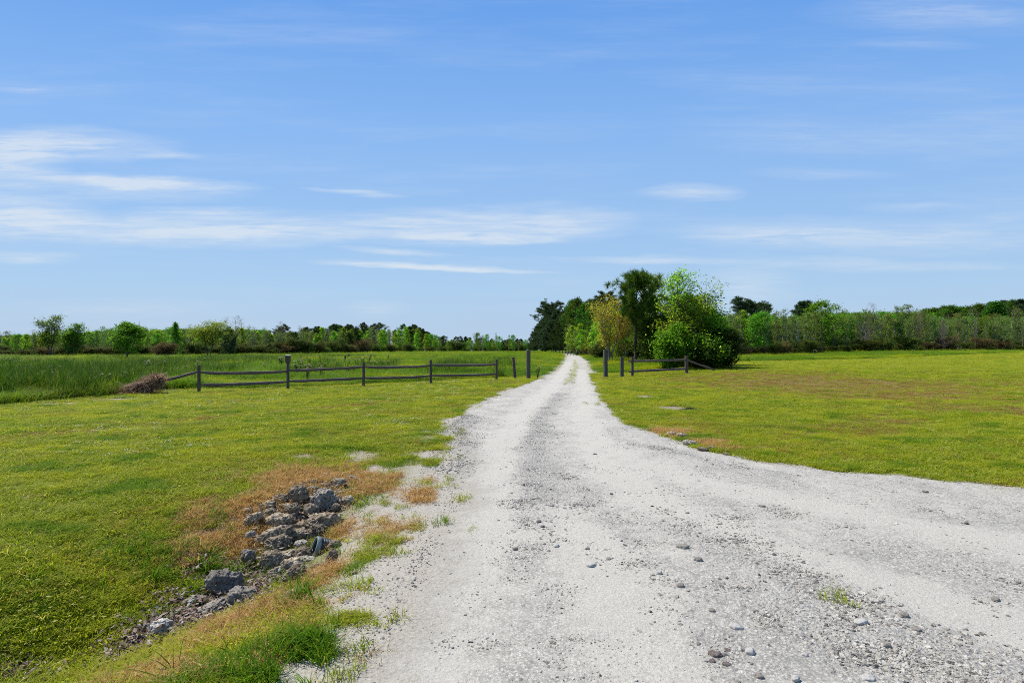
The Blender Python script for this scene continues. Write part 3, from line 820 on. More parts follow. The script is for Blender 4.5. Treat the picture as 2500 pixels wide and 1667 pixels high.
st_c = protos('gravel_stone', [stone_mesh('gravel_source', i + 1, 2, .55, (1, .65 + .05 * (i % 4), .42 + .06 * (i % 3))) for i in range(10)], M['stone'])
x, y, r = polar(900000, 2.3, 34, 1.75, -48, 48)
sd = road_sd(x, y); bm_ = berm(x, y); nz = fnoise(x, y, .45, 91); nz2 = fnoise(x, y, 2.2, 93); tk = track(x, y)
p = np.clip(.15 + .10 * (nz > .55) + .95 * np.clip(bm_ + (nz - .5) * .9 - .2, 0, 1) + .12 * np.clip(nz2 - .5, 0, 1), 0, 1)
p = p * (1 - .72 * tk) * np.where(sd > -.05, np.where(sd < .45, .35, 0), 1)
keep = rng.random(len(x)) < p
x, y, r = x[keep], y[keep], r[keep]
big = berm(x, y)
size = np.exp(rng.normal(-4.72, .46, len(x))) * (1 + .65 * np.clip(big, 0, 1)) * (1 + r / 26)
size = np.clip(size, .004, .045)
put('gravel', x, y, size, st_c, 'loose grey and white limestone gravel strewn over the drive', .35, .002)
print('gravel', len(x))

# ------------------------------------------------------------------ rough field grass
mead_c = protos('meadow_tuft', [tuft(44, .22, .34 + .07 * i, .014, .75, 100 + i, 2) for i in range(5)], M['meadow'])
rush_c = protos('rush_clump', [tuft(70, .26, .80 + .12 * i, .013, .42, 120 + i, 3, .35) for i in range(4)], M['rush'])
x, y, r = polar(120000, 17, 260, 1.45, -52, 52)
fd = is_field(x, y); sd = road_sd(x, y)
ad = np.abs(sd)
keep = (fd > .5) & (sd > .3) & (rng.random(len(x)) < .25 + .75 * sstep(.3, 2.5, sd))
x, y, r, sd = x[keep], y[keep], r[keep], sd[keep]
hgt = (.28 + .9 * fnoise(x, y, 3.2, 103)) * (.45 + .55 * sstep(.5, 4, sd))
# behind the fence the growth is low and light for a few metres, and so is the right-hand strip
yl = np.interp(x, FLY[:, 0], FLY[:, 1]); nearf = 1 - sstep(2.0, 6.0, y - yl)
hgt = np.where((x > -14) & (x < 3), hgt * (1 - .5 * nearf), hgt)
hgt = np.where(x > 12, hgt * .8, hgt)
sxy = (1 + r / 45) * (.8 + .5 * rng.random(len(x)))
put('meadow_grass', x, y, np.stack([sxy, sxy, hgt * (1 + r / 300) * (.8 + .4 * rng.random(len(x)))], 1), mead_c, 'rough knee-high green grass of the open field', .12)
print('meadow', len(x))
RUSH = [GB(*b[:4]) + (b[4],) for b in [(60, 935, 110, 22, 1), (180, 940, 90, 18, 1), (250, 920, 60, 12, 1), (330, 905, 60, 10, .8), (20, 960, 60, 12, .8), (-80, 950, 100, 25, 1), (100, 957, 130, 14, 1), (225, 952, 60, 12, 1), (-150, 965, 150, 25, 1), (440, 905, 40, 8, .5), (560, 890, 60, 6, .35), (640, 880, 80, 6, .25), (800, 875, 80, 4, .25),
        (920, 905, 40, 6, .4), (780, 915, 40, 6, .45), (1105, 905, 30, 5, .4)]]
x, y, r = polar(60000, 14, 110, 1.2, -52, 0)
keep = (is_field(x, y) > .5) & (rng.random(len(x)) < np.clip(blobs(x, y, RUSH) * .62 + .07 * (fnoise(x, y, 5, 107) > .62), 0, 1) * sstep(.36, .58, fnoise(x, y, 1.8, 109)))
x, y, r = x[keep], y[keep], r[keep]
s_ = .75 + .45 * rng.random(len(x))
put('rushes', x, y, np.stack([s_ * (1 + r / 90), s_ * (1 + r / 90), s_ * .95], 1), rush_c, 'dark green rushes in dense stands of the left field', .08)
print('rush', len(x))
# ------------------------------------------------------------------ rocks
def rock_mesh(seed, dims, sub=4, flat=False):
    bm = bmesh.new(); bmesh.ops.create_icosphere(bm, subdivisions=sub, radius=.5)
    off = Vector((seed * 5.17 % 97, seed * 3.31 % 89, seed * 1.73 % 83))
    ex = 2.6 if flat else 2.3
    for v in bm.verts:
        c = v.co
        q = (abs(c.x * 2) ** ex + abs(c.y * 2) ** ex + abs(c.z * 2) ** ex) ** (1 / ex)
        c = c / q                                     # slightly squared-off blank
        n = .24 * noise.noise(c * 2.1 + off) + .17 * noise.noise(c * 4.7 + off)
        n += .20 * abs(noise.noise(c * 7.5 + off)) - .30 * max(0, noise.noise(c * 12 + off) - .02) + .10 * noise.noise(c * 22 + off) + (.06 * noise.noise(c * 45 + off) if sub > 4 else 0)
        c = c * (1 + n)
        v.co = Vector((c.x * dims[0], c.y * dims[1], c.z * dims[2]))
    me = bpy.data.meshes.new('rock'); bm.to_mesh(me); bm.free()
    me.polygons.foreach_set('use_smooth', [True] * len(me.polygons)); me.update()
    return me


def rock(name, px, py, w, h, mat, label, seed, group=None, roll=0, lift=.28, dpt=.72, hmin=.34, sub=4, cat='rock', fz=None):
    """a rock whose middle is seen at px,py and that measures w by h in the photograph"""
    Y = G(px, py)[1]; k = Y / FP
    sx_ = w * k; sy_ = sx_ * (dpt if w * k < .3 else dpt * .65)
    dn = (py - HY) / FP; c_, s_ = 1 / math.hypot(1, dn), dn / math.hypot(1, dn)
    sz_ = max((h * k - s_ * sy_ * .65) / c_, sx_ * hmin)
    X, Y, Z = G(px, py, sz_ * lift)          # the middle of the rock stands lift * height over the ground
    me = rock_mesh(seed, (sx_ * 1.02, sy_ * 1.02, sz_ * 1.08), sub); me.name = name
    me.materials.append(M[mat])
    o = bpy.data.objects.new(name, me); COL.objects.link(o)
    o.location = (X, Y, Z + sz_ * lift); o.rotation_euler = (random.uniform(-.12, .12), roll, random.uniform(-.25, .25))
    return tag(o, label, cat, group)


def R6(x, y): return 560 + x / 5.226, 1120 + y / 5.226
def R7(x, y): return 320 + x / 5.059, 1330 + y / 5.059
def R8(x, y): return 1580 + x / 10.69, 1020 + y / 10.69


SM = 'small grey marl stones scattered between the larger rocks'
small = 'small pitted grey stone bedded in orange grass among the piled rocks'
ROCKS6 = [  # x, y, w, h, roll, label (None: one of the small ones nothing tells apart)
    (225, 665, 140, 80, -.3, 'small flat dark stone at the upper left edge of the rock pile'),
    (285, 790, 250, 170, -.6, 'dark slab leaning up to the right at the left edge of the pile'),
    (490, 600, 170, 130, -.4, 'dark stone just right of the bare dry stalk'),
    (520, 690, 150, 120, -.5, 'tilted stone under the dark stone beside the dry stalk'),
    (660, 510, 190, 130, -.2, 'dark low stone left of the tall pitted boulder'),
    (600, 455, 70, 55, 0, None),
    (885, 465, 225, 240, -.2, 'tall dark pitted boulder near the top of the pile'),
    (1075, 390, 140, 100, 0, 'grey lump between the two largest upper boulders'),
    (1090, 290, 140, 80, 0, 'grey stone at the top edge of the pile in orange grass'),
    (965, 305, 90, 60, 0, None), (830, 330, 80, 70, -.5, None), (1215, 200, 90, 50, -.2, 'pale chip lying highest above the pile'),
    (1395, 305, 180, 130, -.2, 'blue grey ragged rock at the top right of the pile'),
    (1255, 350, 100, 70, 0, None),
    (1205, 530, 290, 260, -.35, 'big boulder with pale lit top in the upper right of the pile'),
    (1050, 515, 100, 100, 0, 'dark knob wedged left of the big pale-topped boulder'),
    (1510, 525, 140, 120, 0, 'rounded grey stone at the right end of the pile'),
    (1390, 525, 110, 110, -.4, 'dark stone touching the rounded stone at the right end'),
    (1420, 440, 90, 70, 0, None), (1360, 620, 120, 110, 0, 'dark broken stone just below the right end of the pile'),
    (820, 660, 220, 180, -.3, 'dark crumpled rock in the middle of the pile'),
    (1050, 670, 160, 200, -.5, 'brownish upright rock in the centre of the pile'),
    (645, 800, 360, 190, -.15, 'long low grey boulder left of the centre of the pile'),
    (1190, 800, 370, 210, -.1, 'broad flat-topped boulder facing the sand slope'),
    (930, 860, 190, 140, -.3, 'wedge shaped dark rock between the two broad boulders'),
    (1125, 935, 230, 190, 0, 'grey rounded boulder just above the black pipe'),
    (880, 970, 270, 170, -.1, 'oval dark boulder left of the rock above the pipe'),
    (545, 1000, 470, 220, -.35, 'long dark capstone slab roofing the hole in the pile'),
    (625, 1085, 310, 230, -.1, 'large brown grey boulder under the long capstone'),
    (940, 1085, 190, 110, .1, 'tan smooth stone left of the pipe mouth'),
    (955, 1200, 190, 150, 0, 'grey knob directly left of the pipe mouth'),
    (540, 1300, 260, 230, -.2, 'grey boulder below the dark hole'),
    (745, 1235, 270, 150, -.15, 'low grey rock right of the boulder below the hole'),
    (810, 1360, 250, 190, 0, 'fissured grey rock in the lower row below the pipe'),
    (940, 1300, 270, 90, 0, 'flat pale slab lying below the pipe mouth'),
    (600, 1460, 240, 170, -.4, 'blackish rock in the lower row with leaves against it'),
    (840, 1480, 270, 220, -.45, 'ridged grey rock at the bottom of the lower row'),
    (235, 1250, 150, 190, .1, 'pale banded block at the left jamb of the hole'),
    (265, 985, 150, 130, -.6, 'thin pale splinter in the orange grass left of the capstone'),
    (1130, 1370, 160, 100, -.1, 'grey stone in dry grass below and right of the slab'),
    (1310, 1255, 120, 190, .3, 'narrow upright stone on the bank right of the pipe'),
    (1330, 1095, 150, 120, -.5, 'blue grey stone on the bank above the narrow upright stone'),
    (1180, 1030, 85, 60, -.2, 'small pale egg shaped stone resting above the pipe'),
    (1140, 1480, 210, 100, -.2, 'flat grey stone at the lower right foot of the pile'),
    (1270, 1400, 80, 60, 0, None), (1450, 1010, 90, 50, -.3, None), (1580, 1455, 90, 60, -.2, None), (730, 600, 130, 70, 0, 'flat tan stone half buried above the crumpled middle rock'),
]
for i, (x, y, w, h, roll, lab) in enumerate(ROCKS6):
    px, py = R6(x, y)
    rock('small_rock' if lab is None else 'rock', px, py, w / 5.226, h / 5.226, 'rock' if 'pale' not in (lab or '') and 'tan' not in (lab or '') else 'palerock', lab or small, i + 1,
         SM if lab is None else 'marl rocks piled round the culvert', roll, lift=(.5 if y > 1150 and h > 100 else .36) if h > 100 else .22, sub=5 if w > 180 else 4)
FILL = np.random.default_rng(77)
kf = 0
while kf < 46:                            # rubble between the larger rocks
    x, y = FILL.uniform(150, 1520), FILL.uniform(260, 1560)
    u, v = (x - 850) / 640, (y - 880) / 640
    if (u * .8 + v * .6) ** 2 / .55 + (v * .8 - u * .6) ** 2 / .9 > 1 or abs((x - 850) + (y - 880) * .55) > 560: continue
    px, py = R6(x, y); s = FILL.uniform(60, 120)
    rock('small_rock', px, py, s / 5.226, s * FILL.uniform(.5, .8) / 5.226, 'rock' if FILL.random() < .7 else 'palerock', small, 400 + kf, SM, FILL.uniform(-.5, .3), lift=.3, sub=3); kf += 1
ROCKS7 = [(1140, 470, 370, 330, -.1, 'pale pitted boulder standing alone in the ditch bottom'), (1375, 640, 310, 250, .1, 'grey ragged boulder right of the lone pale boulder'),
          (375, 1030, 240, 210, 0, 'crinkled pinkish grey rock at the far lower end of the ditch'), (1990, 610, 270, 130, -.3, 'low blue grey rock on the right ditch bank beside green weeds'),
          (1480, 770, 140, 110, -.3, 'pale block below the ragged boulder in the ditch'), (1600, 900, 140, 90, -.4, 'bluish chip in dry grass on the near ditch bank'),
          (760, 690, 260, 120, -.2, 'flat flaky rock left of the ragged boulder'), (1030, 760, 320, 110, -.3, 'long flaky rock shelf in the ditch bottom'), (560, 830, 180, 90, -.2, 'flaky rock lump above the crinkled rock'),
          (1960, 480, 110, 70, 0, None), (200, 1010, 120, 80, -.2, None), (2150, 470, 100, 60, 0, None), (900, 520, 110, 60, -.2, None), (600, 600, 110, 60, 0, None), (940, 880, 140, 70, -.2, None), (1150, 880, 120, 80, -.3, None)]
for i, (x, y, w, h, roll, lab) in enumerate(ROCKS7):
    px, py = R7(x, y)
    rock('small_rock' if lab is None else 'rock', px, py, w / 5.059, h / 5.059, 'palerock' if lab is None or 'blu' not in lab else 'rock', lab or 'small pale stone lying among the leaves of the ditch', 100 + i,
         'small pale stones in the ditch' if lab is None else 'rocks in the ditch', roll, lift=.36 if w > 230 else .2, sub=5 if w > 230 else 4)
ROCKS8 = [(330, 320, 140, 80, 0, 'low brown grey stone at the left end of the right roadside rocks'), (610, 440, 300, 170, -.2, 'dark hollowed rock in the right roadside row'),
          (930, 480, 330, 160, .3, 'broken dark rock behind the pale one in the roadside row'), (1150, 665, 400, 180, .2, 'white grey rock, largest of the right roadside row'),
          (900, 595, 120, 60, 0, None), (1480, 830, 330, 110, .2, 'flat brown grey rock at the gravel edge of the right row'), (1720, 800, 270, 130, .3, 'greyish slab at the grass side of the right row'),
          (2090, 950, 210, 80, .2, 'dark low stone at the right end of the roadside row'), (1510, 720, 90, 50, 0, None), (560, 350, 120, 60, 0, None)]
for i, (x, y, w, h, roll, lab) in enumerate(ROCKS8):
    px, py = R8(x, y)
    rock('small_rock' if lab is None else 'rock', px, py, w / 10.69, h / 10.69, 'palerock' if lab and 'white' in lab else 'rock', lab or 'small stone wedged in the right roadside rock row', 140 + i,
         'small stones of the right roadside row' if lab is None else 'rocks along the right edge of the drive', roll, lift=.2, dpt=.7)

# single stones lying on the drive
def Z7(x, y): return 1600 + x / 2.351, 1000 + y / 2.351
def Z6(x, y): return 1100 + x / 3.1357, 900 + y / 3.1357


STONES = [(Z7, 155, 785, 66, 34, 'greystone', 'long grey stone, widest one lying in the middle of the drive'), (Z7, 145, 1010, 42, 34, 'greystone', 'rounded grey stone alone on pale dust below the long grey stone'),
          (Z7, 247, 862, 46, 36, 'greystone', 'angular grey stone right of and below the long grey stone'), (Z7, 1550, 470, 32, 18, 'greystone', 'lone grey stone on dust below the right lawn edge'),
          (Z7, 612, 552, 38, 18, 'greystone', 'grey stone by the broad berm in the middle right'), (Z7, 1785, 652, 24, 16, 'brownstone', 'small dark stone on clear dust at the right'),
          (Z7, 1180, 1218, 72, 42, 'whitestone', 'flat white stone in the thick gravel on the right'), (Z7, 545, 1390, 52, 46, 'whitestone', 'pale block near the bottom middle of the drive'),
          (Z7, 595, 1530, 50, 40, 'greystone', 'dark sided grey stone at the bottom edge of the picture'), (Z7, 342, 1400, 70, 36, 'brownstone', 'long brown stone on dust at the lower middle'),
          (Z7, 408, 1458, 48, 24, 'brownstone', 'flat dark brown chip beside the long brown stone'), (Z7, 415, 1378, 36, 22, 'brownstone', 'little brown stone above the flat brown chip'), (Z7, 326, 1440, 36, 24, 'brownstone', 'small dark lump left of the flat brown chip'),
          (Z7, 325, 1152, 36, 30, 'greystone', 'grey stone above the pale block'), (Z7, 1330, 1352, 38, 36, 'greystone', 'blue grey stone on dust at the lower right'),
          (Z7, 465, 1245, 70, 44, 'whitestone', 'large pale stone at the left rim of the thick gravel'), (Z7, 1425, 1180, 54, 40, 'greystone', 'grey stone right of the flat white stone'),
          (Z7, 855, 1408, 38, 32, 'whitestone', 'pale stone with dark side below the thick gravel'), (Z7, 1500, 1262, 46, 34, 'greystone', 'grey stone at the right fringe of the thick gravel'),
          (Z7, 1225, 1540, 70, 46, 'whitestone', 'pale stone cut by the bottom edge at the right'), (Z7, 805, 1545, 46, 44, 'whitestone', 'upright pale stone at the bottom edge'),
          (Z7, 1950, 1085, 44, 26, 'greystone', 'grey stone near the right edge of the drive'), (Z7, 20, 935, 34, 28, 'whitestone', 'pale stone left of the rounded grey stone'),
          (Z6, 495, 1378, 38, 30, 'greystone', 'round grey stone alone on dust at the left of the drive'), (Z6, 675, 1170, 36, 28, 'brownstone', 'dark stone by the left gravel streak'),
          (Z6, 704, 1207, 30, 22, 'brownstone', 'dark stone just right of and below the dark stone by the left streak'), (Z6, 582, 1196, 28, 18, 'brownstone', 'dark flat stone left of the pair by the streak'),
          (Z6, 1070, 1502, 78, 42, 'whitestone', 'big pale stone with a dark front below the centre'), (Z6, 810, 1357, 46, 34, 'whitestone', 'flat pale stone flush with the dust left of centre'),
          (Z6, 1232, 960, 28, 20, 'brownstone', 'dark stone on the pale right wheel track'), (Z6, 1812, 1106, 34, 24, 'greystone', 'dark grey stone at the left rim of the broad berm'),
          (Z6, 1048, 1380, 36, 20, 'brownstone', 'brown chip above the big pale stone'), (Z6, 1210, 1455, 38, 24, 'greystone', 'grey stone right of the big pale stone'), (Z6, 1105, 652, 26, 12, 'brownstone', 'brown fleck of rock in the middle distance of the drive'),
          (Z6, 770, 1048, 38, 14, 'greystone', 'thin grey stone in the left gravel streak')]
for i, (fn, x, y, w, h, mt, lab) in enumerate(STONES):
    px, py = fn(x, y); k = 2.351 if fn is Z7 else 3.1357
    rock('stone', px, py, w / k, h / k, mt, lab, 200 + i, 'larger stones on the drive', random.uniform(-.15, .15), lift=.33, dpt=.75, hmin=.36, sub=3, cat='stone')

# ------------------------------------------------------------------ the culvert pipe end
px, py = R6(1085, 1175)
X, Y, Z = G(px, py + 12)
pr = empty('culvert_pipe', (X - .02, Y + .05, Z + .07), 0, 'black corrugated plastic pipe end with a scuffed rim between the rocks', 'pipe')
pr.rotation_euler = (0, math.radians(20), math.radians(32))
mb = MB(); n = 40; R_ = .165
rings = []
zs = [0.0]
prof = [(.0, R_ * 1.0), (.0, R_ * 1.12), (.07, R_ * 1.12), (.075, R_ * 1.0)]
for k in range(6): prof += [(.09 + k * .05, R_), (.10 + k * .05, R_ * 1.09), (.12 + k * .05, R_ * 1.09), (.13 + k * .05, R_)]
V = []; F = []
for (s, rr) in prof:
    for k in range(n): a = 2 * PI * k / n; V.append((s, rr * math.cos(a), rr * math.sin(a) * 1.2))
for i in range(len(prof) - 1):
    if i < 3: continue
    for k in range(n): F.append((i * n + k, i * n + (k + 1) % n, (i + 1) * n + (k + 1) % n, (i + 1) * n + k))
mb.add(V, F); mb.build('barrel', M['pipe'], pr, True)
mb = MB(); V = []; F = []
rp = [(.09, R_ * .90), (.004, R_ * .90), (-.012, R_ * .97), (-.012, R_ * 1.10), (.0, R_ * 1.16), (.085, R_ * 1.16), (.085, R_ * 1.02)]
for (s, rr) in rp:
    for k in range(n): a = 2 * PI * k / n; V.append((s, rr * math.cos(a), rr * math.sin(a) * 1.2))
for i in range(len(rp) - 1):
    for k in range(n): F.append((i * n + k, i * n + (k + 1) % n, (i + 1) * n + (k + 1) % n, (i + 1) * n + k))
mb.add(V, F); mb.build('rim', M['piperim'], pr, True)
mb = MB(); V = []; F = []
for (s, rr) in [(.02, R_ * .88), (.38, R_ * .88), (.38, .001)]:
    for k in range(n): a = 2 * PI * k / n; V.append((s, rr * math.cos(a), rr * math.sin(a) * 1.2))
for i in range(2):
    for k in range(n): F.append((i * n + k, (i + 1) * n + k, (i + 1) * n + (k + 1) % n, i * n + (k + 1) % n))
mb.add(V, F); mb.build('liner', M['pipe'], pr, True)
pr.scale = (.46,) * 3

# a dry stalk and a stick lying by the rocks
X, Y, Z = G(*R6(400, 800)); mb = MB()
tube(mb, [(0, 0, 0), (.01, .0, .10), (-.01, .01, .17), (-.05, .0, .23)], [.012, .016, .012, .004], 6, .8, wob=.3)
tube(mb, [(.01, 0, .09), (-.05, .02, .15), (-.09, .02, .17)], [.006, .005, .002], 5, .9)
o = mb.build('dry_stalk', M['straw']); o.location = (X, Y, Z); tag(o, 'pale dry stalk sticking up at the left of the rock pile', 'stalk')
a = onground(*G(*R6(1490, 235))[:2], .02); b = onground(*G(*R6(1720, 330))[:2], .03); mb = MB()
tube(mb, [a, a.lerp(b, .4) + Vector((0, 0, .03)), b], [.012, .013, .007], 6, .5, wob=.2)
o = mb.build('fallen_stick', M['palebark']); tag(o, 'grey stick lying on the bank above the rocks', 'stick')
X, Y, Z = G(1750, 1003); mb = MB(); a = onground(*G(1655, 1003)[:2], .01); b = onground(*G(1708, 1000)[:2], .02)
tube(mb, [a, a.lerp(b, .5) + Vector((0, 0, .04)), b], [.03, .035, .015], 6, .5, wob=.3)
o = mb.build('fallen_branch', M['bark']); tag(o, 'short grey branch lying on a bare patch of the right lawn', 'branch')


# ------------------------------------------------------------------ fences and gate posts
def post_mesh(mb, base, h, w, d, rz, lean=(0, 0), chip=.02, below=.25):
    """a squared timber with worn top, its corners slightly rounded"""
    n = 12; V = []; F = []
    zs = [-below, 0, h * .2, h * .45, h * .7, h - .03, h]
    for j, zz in enumerate(zs):
        sc_ = .93 if j == len(zs) - 1 else 1
        for k in range(n):
            a = 2 * PI * (k + .5) / n
            c, s = math.cos(a), math.sin(a)
            ex = .34
            xx = abs(c) ** ex * (1 if c > 0 else -1) * w / 2 * sc_ * (1 + random.uniform(-chip, chip)); yy = abs(s) ** ex * (1 if s > 0 else -1) * d / 2 * sc_ * (1 + random.uniform(-chip, chip))
            X = xx * math.cos(rz) - yy * math.sin(rz); Y = xx * math.sin(rz) + yy * math.cos(rz)
            V.append((base[0] + X + lean[0] * zz, base[1] + Y + lean[1] * zz, base[2] + zz + (random.uniform(-.012, .012) if j == len(zs) - 1 else 0)))
    for j in range(len(zs) - 1):
        for k in range(n): F.append((j * n + k, j * n + (k + 1) % n, (j + 1) * n + (k + 1) % n, (j + 1) * n + k))
    F.append(tuple((len(zs) - 1) * n + k for k in range(n)))
    mb.add(V, F)


def rail_mesh(mb, a, b, th=.055, sag=.03, twist=0):
    a = Vector(a); b = Vector(b); N_ = 11; P = []; R = []
    for i in range(N_):
        t = i / (N_ - 1)
        p = a.lerp(b, t)
        e = min(t, 1 - t)
        p.z -= sag * sstep(0, .16, e) + sag * .4 * math.sin(PI * t) - .0
        p.z += random.uniform(-.006, .006)
        P.append(p); R.append(th * (.62 + .38 * float(sstep(0, .14, e))) * random.uniform(.94, 1.06))
    tube(mb, P, R, 7, wob=.22, flat=.62)


def local(parent_loc, v): return Vector(v) - Vector(parent_loc)


def fence(name, label, posts, rails, origin):
    root = empty(name, origin, 0, label, 'fence')
    for (b, h, w, rz, ln) in posts:
        mb = MB(); post_mesh(mb, (0, 0, 0), h, w, w * .8, rz, ln, .06)
        o = mb.build('post', M['post'], root, False); o.location = local(origin, b)
    for (a, b, th, sag) in rails:
        mb = MB(); mid = (Vector(a) + Vector(b)) / 2
        d = Vector(b) - Vector(a); ang = math.atan2(d.y, d.x)
        Rm = Matrix.Rotation(-ang, 4, 'Z')
        rail_mesh(mb, Rm @ (Vector(a) - mid), Rm @ (Vector(b) - mid), th, sag)
        o = mb.build('rail', M['rail'], root, False); o.location = local(origin, mid); o.rotation_euler = (0, 0, ang)
    return root


PB = [onground(*G(px, py)[:2]) for px, py in [(486, 958.5), (703, 951), (887.5, 943.5), (1052, 938), (1212, 927.5)]]
ptop = [891.5, 887.0, 884.5, 878.5, 876.5]
hts = [CAMH - (t - HY) * p.y / FP - p.z for t, p in zip(ptop, PB)]
posts = [(p, h, .115, .6, (random.uniform(-.02, .02), 0)) for p, h in zip(PB, hts)]
hiL = [(908.5, 938.5), (905, 931), (894.5, 922), (891, 917), (887.8, 912)]   # the heights of the two mortises on each post, as seen
rails = []
off = Vector((.02, -.03, 0))
for i in range(4):
    for j in range(2):
        za = CAMH - (hiL[i][j] - HY) * PB[i].y / FP; zb = CAMH - (hiL[i + 1][j] - HY) * PB[i + 1].y / FP
        a = Vector((PB[i].x, PB[i].y, za + .012 * (i % 2))); b = Vector((PB[i + 1].x, PB[i + 1].y, zb - .012 * (i % 2)))
        rails.append((a, b + (b - a).normalized() * .04, .066, [.045, .02, .05, .035][i] * (1 if j == 0 else .7)))
bp = G(350, 960)
za = CAMH - (905.5 - HY) * PB[0].y / FP
rails.append((Vector((PB[0].x, PB[0].y, za)), Vector((-14.75, 20.9, .32)), .062, .02))
fence('split_rail_fence', 'long two-rail weathered wooden fence left of the drive, one rail down at its end', posts, rails, PB[0])

PR = [onground(*G(1543.6, 919)[:2]), None]
q = at(1676, 909, 32.2); PR[1] = onground(q.x, q.y)
zt = lambda v, Y: CAMH - (v - HY) * Y / FP
posts = [(PR[0], zt(872, PR[0].y) - PR[0].z, .15, .2, (0, 0)), (PR[1], zt(868, PR[1].y) - PR[1].z, .19, .2, (0, 0))]
dx = (PR[1] - PR[0]).normalized()
rails = [(Vector((PR[0].x, PR[0].y, zt(881.5, PR[0].y))) - dx * .28, Vector((PR[1].x, PR[1].y, zt(878.5, PR[1].y))), .07, .0),
         (Vector((PR[0].x, PR[0].y, zt(906.5, PR[0].y))) - dx * .26, Vector((PR[1].x, PR[1].y, zt(900.0, PR[1].y))), .072, .0)]
e = at(1748, 902, 33.6); eg = float(HT(e.x, e.y)) + .06
rails.append((Vector((PR[1].x, PR[1].y, zt(878.5, PR[1].y))), Vector((e.x, e.y, eg)), .065, .0))
fence('split_rail_fence', 'short two-rail wooden fence by the leafy clump, one rail slid down', posts, rails, PR[0])

# the box on the second post of the left fence
P2 = PB[1]; top2 = P2.z + hts[1]
bx = empty('nesting_box', (P2.x, P2.y, top2), .25, 'dark wooden nesting box with a pale roof on top of a fence post', 'birdhouse')
V = []; F = []
bw, bh = .098, .31
mb = MB()
for zz, s in [(0, .62), (.05, .95), (bh, 1.0)]:
    V += [(-bw * s, -bw * s * .9, zz), (bw * s, -bw * s * .9, zz), (bw * s, bw * s * .9, zz), (-bw * s, bw * s * .9, zz)]
F = [(0, 3, 2, 1)] + [(j * 4 + k, j * 4 + (k + 1) % 4, j * 4 + 4 + (k + 1) % 4, j * 4 + 4 + k) for j in range(2) for k in range(4)] + [(8, 9, 10, 11)]
mb.add(V, F); mb.build('box', M['box'], bx)
mb = MB(); r0 = bw * 1.05
mb.add([(-r0, -r0 * 1.1, bh + .003), (r0, -r0 * 1.1, bh + .003), (r0, r0, bh + .035), (-r0, r0, bh + .035), (-r0, -r0 * 1.1, bh + .024), (r0, -r0 * 1.1, bh + .024), (r0, r0, bh + .058), (-r0, r0, bh + .058)],
       [(0, 3, 2, 1), (4, 5, 6, 7), (0, 1, 5, 4), (1, 2, 6, 5), (2, 3, 7, 6), (3, 0, 4, 7)]); mb.build('roof', M['tin'], bx)
mb = MB(); V = [(0, -bw * .9 - .012, .19)]  # flat black disc, the dark inside of the hole put into its colour
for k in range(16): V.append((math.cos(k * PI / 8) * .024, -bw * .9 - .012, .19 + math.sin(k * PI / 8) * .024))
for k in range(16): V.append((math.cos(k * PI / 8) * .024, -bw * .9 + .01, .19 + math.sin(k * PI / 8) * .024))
mb.add(V, [(0, k + 1, (k + 1) % 16 + 1) for k in range(16)] + [(k + 1, k + 17, (k + 1) % 16 + 17, (k + 1) % 16 + 1) for k in range(16)]); mb.build('entrance_hole_disc', M['pipe'], bx)


def lone_post(px, py, ytop, w, lab, mat, rz=.3, lean=(0, 0), name='gate_post', hook=False):
    X, Y, Z = G(px, py); h = zt(ytop, Y) - Z
    mb = MB(); post_mesh(mb, (0, 0, 0), h, w, w, rz, lean, .02)
    if not hook:
        o = mb.build(name, M[mat]); o.location = (X, Y, Z); tag(o, lab, 'post'); return o
    r = empty(name, (X, Y, Z), 0, lab, 'post'); mb.build('timber', M[mat], r)
    m2 = MB(); tube(m2, [(-w * .5, -w * .3, h * .54), (-w * .5 - .06, -w * .35, h * .54), (-w * .5 - .075, -w * .35, h * .57)], [.014, .014, .012], 8)
    m2.build('hinge_pin', M['pipe'], r)


lone_post(1290, 926, 854.5, .205, 'tall square gate post left of the drive', 'gate', .28)
lone_post(1257.5, 925, 872, .15, 'shorter post leaning left, beside the tall left gate post', 'post', .2, (-.085, 0))
lone_post(1478.5, 921.5, 853.5, .215, 'tall square gate post right of the drive with a hinge pin', 'gate', .26, (-.012, 0), hook=True)
lone_post(1518, 920, 871.5, .19, 'short thick post between the tall right gate post and the rail fence', 'gate', .3)
q = at(842.8, 869.3, 62); X, Y = q.x, q.y
mb = MB(); post_mesh(mb, (0, 0, 0), zt(868.5, Y) - float(HT(X, Y)), .20, .2, .2); o = mb.build('field_stake', M['post']); o.location = onground(X, Y); tag(o, 'dark stake standing alone far out in the left field', 'stake')
q = at(82, 882, 60); X, Y = q.x, q.y
mb = MB(); post_mesh(mb, (0, 0, 0), zt(881, Y) - float(HT(X, Y)), .18, .18, .2); o = mb.build('field_stake', M['box']); o.location = onground(X, Y); tag(o, 'brown stub of a stake in front of the left treeline', 'stake')
q = G(1458, 900); mb = MB()

